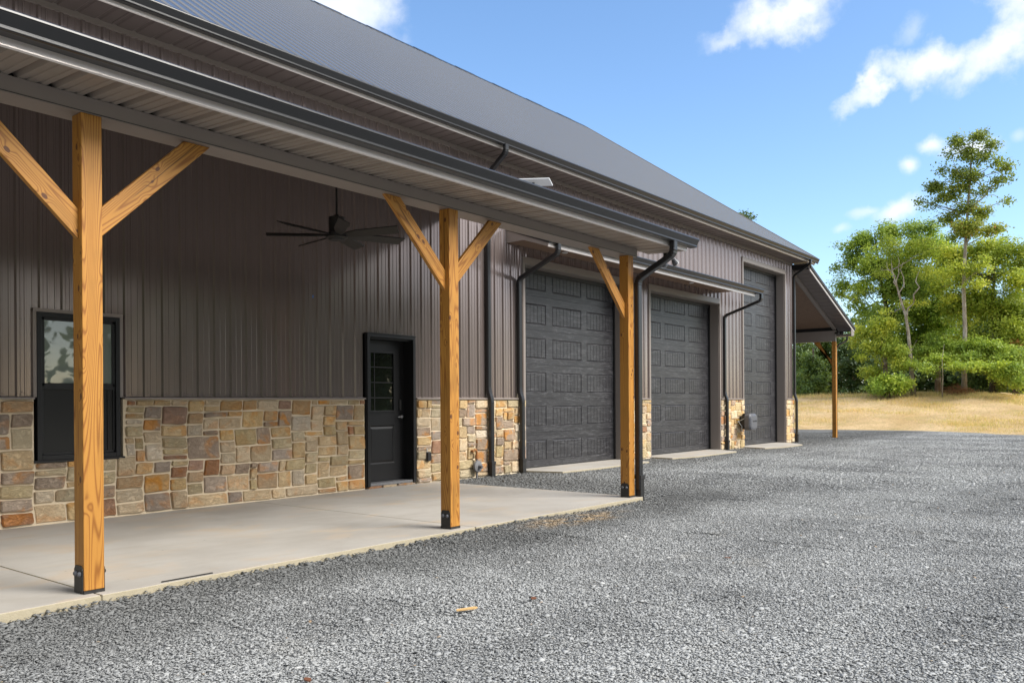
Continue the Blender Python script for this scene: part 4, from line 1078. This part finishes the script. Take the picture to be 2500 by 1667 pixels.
# small litter
def litter(name, x_, y_, poly, m_, label, cat, h=.006, rz=0, grp=None):
    z = float(gz(x_, y_)) + .030 if not (y_ > -3.9 and x_ < 10) else .004
    o = MB().prism(poly, 'Z', 0, h).build(name, m_, None, (x_, y_, z)); o.rotation_euler = (.05, -.04, rz)
    return tag(o, label, cat, grp)
TAN = plain('pale_wood', (.46, .30, .13)); BRN = plain('dry_leaf', (.12, .05, .028))
litter('wood_chip', 4.06, -6.08, [(-.07, -.012), (.05, -.018), (.075, 0), (.06, .02), (-.065, .012)], TAN, "pale split wood chip lying on the near gravel", "wood chip", .008, -.55)
lp = [(-.028, 0), (-.01, -.014), (.012, -.02), (.03, -.004), (.02, .012), (.0, .018), (-.018, .012)]
litter('fallen_leaf', 4.55, -6.25, lp, BRN, "reddish dry leaf right of the pale wood chip", "leaf", .006, .4)
litter('fallen_leaf', 2.55, -6.4, lp, BRN, "brown dry leaf on the gravel left of the wood chip", "leaf", .006, 1.4)
litter('fallen_leaf', 6.9, -6.6, lp, BRN, "brown dry leaf on the gravel right of the middle post", "leaf", .006, 2.2)

# ================================================================ TREES
def leaves(lobes, n, size, seed, m_, name, parent, droop=.35, org=(0, 0, 0), sub=6, spread=.5):
    """lobes: (x,y,z, rx,ry,rz, weight, tone shift). Leaf quads gathered in small sprays over each lobe's outer volume."""
    r = np.random.default_rng(seed); L0 = np.array(lobes, float); L = []
    for q_ in L0:
        for m_2 in range(sub):
            d_ = r.normal(0, spread, 3) if m_2 else np.zeros(3); f_ = r.uniform(.3, .58) if m_2 else .62
            L.append([*(q_[:3] + d_ * q_[3:6]), q_[3] * f_, q_[4] * f_, q_[5] * f_, q_[6], q_[7] + (r.normal(0, .13) if m_2 else 0)])
    L = np.array(L)
    wt = L[:, 6] * L[:, 3] * L[:, 5]; wt /= wt.sum()
    ns = max(12, n // 26); k = r.choice(len(L), ns, p=wt)
    d = r.normal(0, 1, (ns, 3)); d /= np.linalg.norm(d, axis=1)[:, None]
    rad = r.random(ns) ** .42
    rad *= 1 + .16 * np.sin(d[:, 0] * 5 + k) * np.sin(d[:, 2] * 6 + 2 * k)
    cen = L[k, :3] + d * rad[:, None] * L[k, 3:6]
    sh = r.normal(0, .10, ns) + L[k, 7]
    j = r.integers(0, ns, n); sp = size * 1.45
    P = cen[j] + r.normal(0, 1, (n, 3)) * np.array([sp, sp, sp * .62])
    P[:, 2] -= droop * size * r.random(n)
    s_ = size * r.uniform(.6, 1.3, n) * .5
    cn_ = d * .9 + r.normal(0, .35, (ns, 3)) + np.array([-.10, -.15, .65]); nrm = cn_[j] + r.normal(0, .42, (n, 3)); nrm /= np.linalg.norm(nrm, axis=1)[:, None]
    a = r.normal(0, 1, (n, 3)); u = a - nrm * (a * nrm).sum(1)[:, None]; u /= np.linalg.norm(u, axis=1)[:, None]; v = np.cross(nrm, u)
    q = np.stack([P - u * s_[:, None], P - v * s_[:, None] * .62 + nrm * s_[:, None] * .15, P + u * s_[:, None] * 1.05, P + v * s_[:, None] * .62 + nrm * s_[:, None] * .15], 1)
    V = q.reshape(-1, 3) - np.array(org); Fq = np.arange(n * 4).reshape(n, 4)
    tone = np.clip(.45 + sh[j] + r.normal(0, .13, n), 0, 1)
    o = link(name, np_mesh(name, V, Fq, m_, tone), parent); return o
def wig(p0, p1, n_, amp, rnd):
    o2 = []
    for i in range(n_ + 1):
        t_ = i / n_; o2.append(tuple(Vector(p0).lerp(Vector(p1), t_) + Vector((rnd.uniform(-1, 1), rnd.uniform(-1, 1), rnd.uniform(-.4, .4))) * amp * math.sin(math.pi * t_)))
    return o2
def tree(name, label, base, trunkpts, r0, lobes, n, size, seed, lm, bm, branches=(), group=None, twig=True, sub=6, spread=.5):
    rnd = random.Random(seed); t_ = empty(name, base); tag(t_, label, 'tree' if 'bush' not in name else 'bush', group)
    B = Vector(base); mb = MB(); pts = [Vector(p) for p in trunkpts]; m_ = len(pts)
    mb.tube([tuple(p - B) for p in pts], [r0 * (1.25 if i == 0 else 1 - .82 * i / (m_ - 1)) for i in range(m_)], 10)
    o = mb.build('trunk', bm, t_, smooth=True)
    mb = MB()
    for (p0, p1, ra) in branches:
        q = wig(p0, p1, 5, .12 * (Vector(p1) - Vector(p0)).length, rnd); MB().tube([tuple(Vector(a) - B) for a in q], [ra * (1 - .8 * i / 5) for i in range(6)], 7).build('branch', bm, t_, smooth=True)
    if twig:
        for L in lobes:
            if rnd.random() < .9:
                c = Vector(L[:3]); zt_ = min(pts, key=lambda p: abs(p.z - (c.z - L[5] * .6)) + .1 * (p - c).length)
                q = wig(zt_, c, 4, .1, rnd); rr = max(.012, r0 * .22); mb.tube([tuple(Vector(a) - B) for a in q], [rr * (1 - .7 * i / 4) for i in range(5)], 5)
                for _ in range(4):
                    e = c + Vector((rnd.uniform(-1, 1) * L[3], rnd.uniform(-1, 1) * L[4], rnd.uniform(-.5, 1) * L[5])) * .8
                    mb.tube([tuple(Vector(a) - B) for a in wig(c, e, 3, .08, rnd)], [rr * .35, rr * .28, rr * .2, rr * .1], 4)
    if mb.v: tag(mb.build('twigs', bm, t_, smooth=True), kind='stuff')
    leaves(lobes, n, size, seed, lm, 'crown', t_, org=base, sub=sub, spread=spread)
    return t_
def P(px, py, X):      # world point seen at photo pixel (px, py) on the plane x = X (used only to lay the trees out)
    a, b = px - 1250, py - 833.5; xx = a * cr - b * sr; yy = a * sr + b * cr - S
    dx, dy, dz = math.cos(TH) + xx / F * math.sin(TH), math.sin(TH) - xx / F * math.cos(TH), -yy / F
    k = X / dx; return (X, -9.698 + k * dy, 1.2827 + k * dz)
PXM = 46.3       # photo pixels per metre around x = 50
def lobe(px, py, X, rpx, rpy, wgt=1.0, tone=0.0, depth=1.0):
    c = P(px, py, X); k = X / 50 * 1.0 / 43.5
    return (*c, rpx * k * depth, rpx * k * .95, max(rpy * 1.3, rpx * .5 if rpy > 15 else 0) * k, wgt, tone)
gb = lambda px, X: (P(px, 900, X)[0], P(px, 900, X)[1], float(ter(X, P(px, 900, X)[1])))

# tall oak
X = 51.0
tp = [gb(2354, X)] + [P(a, b, X) for a, b in ((2354, 900), (2356, 800), (2352, 700), (2357, 600), (2362, 520), (2368, 440), (2372, 370), (2378, 335))]
lb_ = [lobe(*a) for a in ((2392, 335, X, 26, 14, .9, -.15), (2420, 352, X, 18, 12, .7, -.2), (2335, 350, X, 20, 14, .9, -.2), (2318, 376, X, 16, 10, .6, -.2), (2360, 372, X, 22, 14, .8, -.1), (2400, 385, X, 24, 16, .8, -.1), (2436, 392, X, 15, 8, .6, -.25),
      (2300, 412, X, 18, 10, .7, -.25), (2335, 418, X, 22, 14, .8, -.1), (2375, 430, X, 22, 16, .9, -.2), (2352, 455, X, 26, 14, .9, 0.), (2282, 458, X, 26, 14, 1, -.2), (2246, 492, X, 13, 7, .6, -.2), (2275, 500, X, 20, 8, .7, -.15), (2318, 480, X, 28, 14, 1, -.05), (2400, 470, X, 18, 12, .6, 0),
      (2462, 412, X, 18, 12, .8, -.05), (2440, 440, X, 22, 12, .8, -.1), (2420, 462, X, 14, 8, .5, -.1), (2462, 487, X, 17, 6, .7, -.2), (2350, 510, X, 36, 16, 1, .05), (2395, 520, X, 30, 14, .9, .1), (2310, 530, X, 30, 16, .9, .05), (2360, 560, X, 46, 22, 1, .15), (2420, 560, X, 34, 16, .8, .15))]
tree('oak_tree', "tallest tree on the mound, slender pale trunk and thin dark top", tp[0], tp, .135, lb_, 14500, .14, 1, L_OAK, BARK,
     [(P(2357, 600, X), P(2400, 520, X), .05), (P(2362, 520, X), P(2450, 425, X), .045), (P(2360, 560, X), P(2300, 470, X), .045), (P(2354, 690, X), P(2420, 640, X), .05), (P(2368, 450, X), P(2325, 380, X), .03), (P(2360, 470, X), P(2455, 488, X), .025), (P(2358, 540, X), P(2262, 490, X), .03)], sub=3, spread=.42)
# mid-green tree left of it, behind the leaning trunk
X = 54.5
tp = [gb(2160, X)] + [P(a, b, X) for a, b in ((2158, 850), (2165, 760), (2150, 680), (2140, 610), (2135, 570))]
lb_ = [lobe(*a) for a in ((2100, 585, X, 40, 26, 1, -.1), (2165, 575, X, 50, 30, 1, .0), (2230, 560, X, 45, 32, 1, -.05), (2070, 640, X, 34, 28, 1, -.05), (2130, 650, X, 60, 40, 1.1, .05), (2060, 690, X, 24, 20, .9, .1), (2110, 710, X, 50, 28, 1, .2), (2085, 745, X, 28, 12, .8, .15), (2180, 700, X, 60, 50, 1.1, -.1), (2200, 630, X, 60, 40, 1.1, 0), (2040, 650, X, 12, 10, .6, -.1), (2240, 700, X, 55, 60, 1, -.15), (2130, 780, X, 30, 22, .7, .1), (2190, 760, X, 60, 40, 1, -.15), (2080, 615, X, 30, 18, .9, -.2), (2045, 720, X, 22, 14, .8, .1))]
tree('maple_tree', "broad mid-green tree at the left of the clump, reaching toward the barn", tp[0], tp, .17, lb_, 42000, .14, 2, L_MAPLE, BARKD)
# leaning tree with forked bare limbs
X = 50.0
tp = [gb(2229, X)] + [P(a, b, X) for a, b in ((2226, 915), (2222, 860), (2216, 800), (2211, 770), (2200, 735), (2190, 700), (2178, 660))]
lb_ = [lobe(*a) for a in ((2215, 740, X + .6, 26, 12, .5, .4), (2260, 610, X + 1, 46, 34, .8, .1), (2180, 610, X + 1, 34, 26, .6, .1), (2150, 660, X + 1, 24, 16, .4, .0), (2250, 660, X + 1, 38, 24, .6, .2))]
tree('forked_tree', "thin leaning tree with pale forked bare limbs in the clump", tp[0], tp, .13, lb_, 6656, .12, 3, L_GOLD, BARK,
     [(P(2211, 775, X), P(2232, 735, X), .07), (P(2232, 735, X), P(2245, 660, X), .05), (P(2200, 735, X), P(2205, 640, X), .05), (P(2190, 700, X), P(2165, 640, X), .045), (P(2190, 700, X), P(2192, 625, X), .04), (P(2205, 750, X), P(2150, 775, X), .025), (P(2150, 775, X), P(2135, 800, X), .015), (P(2222, 860, X), P(2238, 830, X), .02)])
# yellow-green tree right of the oak trunk
X = 53.0
tp = [gb(2425, X)] + [P(a, b, X) for a, b in ((2425, 850), (2420, 760), (2428, 680), (2425, 600))]
lb_ = [lobe(*a) for a in ((2390, 610, X, 55, 30, 1, .25), (2450, 605, X, 55, 28, 1, .1), (2500, 640, X, 45, 40, 1, .0), (2430, 670, X, 70, 40, 1, .1), (2350, 670, X, 50, 40, 1, .05), (2480, 730, X, 60, 50, 1, .05), (2400, 740, X, 60, 45, 1, .1), (2340, 740, X, 40, 40, .9, .2), (2440, 810, X, 60, 40, 1, .15), (2510, 800, X, 40, 50, 1, -.1), (2380, 810, X, 50, 40, .8, .2), (2310, 640, X, 45, 35, 1, .15), (2335, 655, 50.4, 34, 22, .8, .25), (2375, 690, 50.4, 26, 16, .6, .3), (2400, 640, 50.6, 34, 20, .8, .15), (2500, 860, X, 50, 50, 1, -.1), (2300, 700, 51.5, 30, 18, .6, .2))]
tree('gold_green_tree', "full yellow-green tree right of the tall pale trunk", tp[0], tp, .17, lb_, 50400, .14, 4, L_GOLD, BARKD)
# central fill
X = 56.0
tp = [gb(2290, X)] + [P(a, b, X) for a, b in ((2290, 850), (2295, 760), (2285, 680), (2290, 600))]
lb_ = [lobe(*a) for a in ((2270, 590, X, 50, 34, 1, .0), (2310, 620, X, 50, 36, 1, .1), (2290, 690, X, 70, 40, 1, .15), (2260, 760, X, 60, 40, 1, -.1), (2310, 770, X, 60, 40, 1, .0), (2280, 840, X, 60, 45, 1, -.1), (2230, 820, X, 50, 40, 1, -.2), (2340, 850, X, 50, 40, 1, -.1), (2200, 860, X, 50, 40, 1, -.15))]
tree('maple_tree', "green tree filling the gap between the two pale trunks", tp[0], tp, .16, lb_, 42000, .14, 5, L_LIME, BARKD)
# low yellow-green maple at left
X = 49.5
tp = [gb(2160, X)] + [P(a, b, X) for a, b in ((2158, 900), (2150, 850), (2155, 800))]
lb_ = [lobe(*a) for a in ((2110, 815, X, 34, 16, .9, .3), (2150, 810, X, 36, 20, .9, .15), (2125, 850, X, 34, 16, .8, .25), (2175, 860, X, 40, 22, .8, .05), (2105, 870, X, 22, 8, .6, .1), (2135, 905, X, 36, 10, .7, .1), (2180, 790, X, 24, 16, .6, .3), (2195, 890, X, 26, 14, .6, .3))]
tree('young_maple', "low yellow-green maple left of the leaning trunk", tp[0], tp, .05, lb_, 11520, .12, 6, L_GOLD, BARKD)
# leafy low boughs round the oak trunk
X = 49.0
tp = [gb(2300, X)] + [P(a, b, X) for a, b in ((2302, 920), (2300, 880), (2305, 840))]
lb_ = [lobe(*a) for a in ((2262, 897, X, 28, 6, .8, .1), (2300, 872, X + 1, 34, 8, .9, .1), (2240, 858, X + 1.5, 30, 10, .8, .0), (2335, 893, X - .5, 26, 6, .8, .2), (2372, 868, X + .5, 30, 7, .8, .0), (2405, 893, X - .5, 32, 7, .9, .2), (2438, 916, X, 26, 7, .9, .1),
    (2440, 880, X + 1, 34, 9, .9, .0), (2478, 900, X, 30, 9, .9, .05), (2490, 930, X, 24, 7, .7, .0), (2285, 915, X + 1, 26, 5, .5, .0), (2350, 845, X + 1.5, 34, 12, .9, .05), (2420, 850, X + 1.5, 34, 12, .9, .1), (2225, 890, X + .5, 20, 7, .6, .1), (2290, 835, X + 2, 34, 14, .9, -.05), (2480, 860, X + 1, 28, 14, .9, .1))]
tree('young_maple', "low bright-leaved maple spreading round the foot of the tall trunk", tp[0], tp, .03, lb_, 19000, .13, 7, L_MAPLE, BARK, twig=False)
X = 48.8
b_ = gb(2172, X); lb_ = [lobe(*a) for a in ((2140, 938, X, 30, 12, 1, .1), (2175, 930, X, 36, 14, 1, .3), (2205, 940, X, 26, 12, 1, .2), (2160, 950, X, 40, 8, 1, .1))]
tree('low_bush', "low leafy bush on the crest left of the leaning trunk", b_, [b_, P(2172, 940, X)], .03, lb_, 4225, .13, 8, L_LIME, BARKD)
# right-hand dark and olive trees
X = 55.0
tp = [gb(2480, X)] + [P(a, b, X) for a, b in ((2478, 850), (2482, 760), (2480, 700))]
lb_ = [lobe(*a) for a in ((2460, 860, X - 3, 45, 22, 1, .2), (2490, 890, X - 2, 40, 25, 1, .1), (2520, 780, X, 50, 60, 1, -.1), (2450, 920, X - 2, 34, 22, 1, 0), (2530, 690, X, 40, 50, 1, -.1), (2540, 860, X, 50, 60, 1, 0))]
tree('olive_tree', "olive-green tree at the right edge of the photo", tp[0], tp, .15, lb_, 22400, .14, 9, L_OAK, BARKD)
# dark evergreens seen under the lean-to
for i, (px, Xp, top, wdt, lab) in enumerate(((1962, 58, 815, 34, "pine seen under the lean-to, nearest the wall"), (2005, 60, 828, 30, "pine in the middle of the gap under the lean-to"), (1985, 55, 880, 30, "short pine in front of the others under the lean-to"))):
    bx = gb(px, Xp); tp = [bx] + [P(px, y, Xp) for y in (900, 850, top)]
    lb_ = []
    for j in range(9):
        yy = top + (955 - top) * j / 8; ww = wdt * (.35 + .65 * j / 8); lb_.append(lobe(px + random.Random(i * 9 + j).uniform(-14, 14), yy, Xp, ww, 9, 1, .0 + .15 * math.sin(j * 2.1)))
    tree('pine_tree', "dark " + lab, bx, tp, .12, lb_, 9000, .16, 20 + i, L_PINE, BARKD)
for i, (px, Xp, lab) in enumerate(((2085, 60, "deep green broadleaf tree just right of the lean-to post"), (2420, 60, "deep green shrubby tree in the shade behind the crest at right"))):
    bx = gb(px, Xp); tp = [bx, P(px, 900, Xp), P(px, 860, Xp)]
    lb_ = [lobe(px + dx, yy, Xp, 46, 26, 1, tn) for dx, yy, tn in ((-30, 870, .2), (20, 860, .1), (0, 905, .0), (-40, 920, .1), (45, 910, -.1), (10, 940, -.1), (60, 880, 0), (-10, 835, .15))]
    tree('dark_tree', lab, bx, tp, .12, lb_, 12000, .18, 30 + i, L_DARK, BARKD)
# far crown peeping over the roof
X = 62.0; bx = (62, 33.5, .2); c = P(1810, 521, 62)
bx = (c[0], c[1], 0.0); tree('tall_tree', "crown of a far tree just peeping above the barn roof", bx, [bx, (c[0], c[1], c[2] - 1)], .25, [(c[0], c[1], c[2] - .35, .8, .55, .5, 1, -.3)], 900, .20, 44, L_DARK, BARKD, twig=False)
# far wood: one mass behind everything, and the wood across the yard that the windows mirror
def wood(name, x0, x1, y0, y1, n, h, seed, label, m_, zb=0., lsz=.42):
    r = np.random.default_rng(seed); lob = []
    for i in range(46):
        a = r.random(); x_ = x0 + (x1 - x0) * a + r.normal(0, 1.5); y_ = y0 + (y1 - y0) * a + r.normal(0, 1.5)
        hh = h * r.uniform(.75, 1.2)
        for q in range(4): lob.append((x_ + r.normal(0, .8), y_ + r.normal(0, .8), zb + hh * (q + .5) / 4.3, 2.6, 2.6, hh * .17, 1, r.normal(0, .1)))
    o = leaves(lob, n, lsz, seed, m_, name, None); return tag(o, label, None, None, 'stuff')
wood('far_wood', 66, 74, -14, 30, 52000, 7.0, 60, "dark mass of woodland behind the mound", L_DARK, .8)
wood('far_wood', -30, 75, -62, -48, 46000, 13, 61, "woodland across the yard", L_DARK, -.5, 1.0)
wood('far_wood', -60, -34, 15, -50, 26000, 13, 62, "woodland beyond the near end of the yard", L_DARK, -.5, 1.0)
# brush heap at the foot of the oak
rr = random.Random(4); mb = MB(); c = Vector(P(2335, 948, 50.2)); B = c - Vector((0, 0, .25))
for i in range(150):
    a = rr.uniform(0, 6.28); r_ = rr.uniform(0, .75); p = Vector((math.cos(a) * r_ * .7, math.sin(a) * r_ * 1.15, rr.uniform(0, .45) * (1 - r_ * .8)))
    d = Vector((rr.uniform(-1, 1), rr.uniform(-1, 1), rr.uniform(-.4, .6))) * .3
    mb.tube([tuple(p - d), tuple(p + Vector((0, 0, .04))), tuple(p + d)], [.010, .008, .004], 4)
tag(mb.build('brush_heap', plain('dead_twigs', (.22, .11, .055)), None, tuple(B)), "heap of reddish-brown dead twigs at the foot of the tall trunk", "brush heap")

# dry grass tufts along the crest and over the mound
def blades(name, n, seed, fx, m_, hh, label):
    r = np.random.default_rng(seed); x_, y_ = fx(r, n); z = ter(x_, y_); h = hh * r.uniform(.35, 1.2, n); a = r.uniform(0, 6.28, n)
    lean = r.normal(0, .35, (n, 2)) * h[:, None]; wv = np.stack([np.cos(a), np.sin(a), 0 * a], 1) * .009
    Pb = np.stack([x_, y_, z], 1); tip = Pb + np.concatenate([lean, h[:, None]], 1)
    V = np.stack([Pb - wv, Pb + wv, tip], 1).reshape(-1, 3); o = link(name, np_mesh(name, V, np.arange(n * 3).reshape(n, 3), m_, np.clip(r.normal(.5, .2, n), 0, 1)))
    return tag(o, label, None, None, 'stuff')
L_STRAW = leaf_mat("dry_grass", [(0, (.20, .15, .05)), (.5, (.45, .34, .15)), (.8, (.30, .28, .09)), (1, (.15, .19, .04))], .3)
def crest(r, n): y_ = r.uniform(-9, 12, n); return edge_x(y_) + 10.8 + r.normal(0, .7, n), y_
blades('dry_grass', 9000, 70, crest, L_STRAW, .24, "dry grass fringe along the crest of the mound")
def patches(r, n):
    c = np.stack([r.uniform(.08, .9, 60), r.uniform(-8, 9, 60)], 1); k = r.integers(0, 60, n)
    y_ = c[k, 1] + r.normal(0, .7, n); return edge_x(y_) + 11 * np.clip(c[k, 0] + r.normal(0, .03, n), 0, 1), y_
blades('dry_grass', 26000, 71, patches, L_STRAW, .15, "sparse dry grass tufts over the face of the mound")
def straw(r, n): y_ = r.uniform(-10, 10, n); return edge_x(y_) + .3 + 10.5 * r.random(n), y_
blades('straw_litter', 16000, 72, straw, L_STRAW, .045, "short straw scattered over the bare soil of the mound")
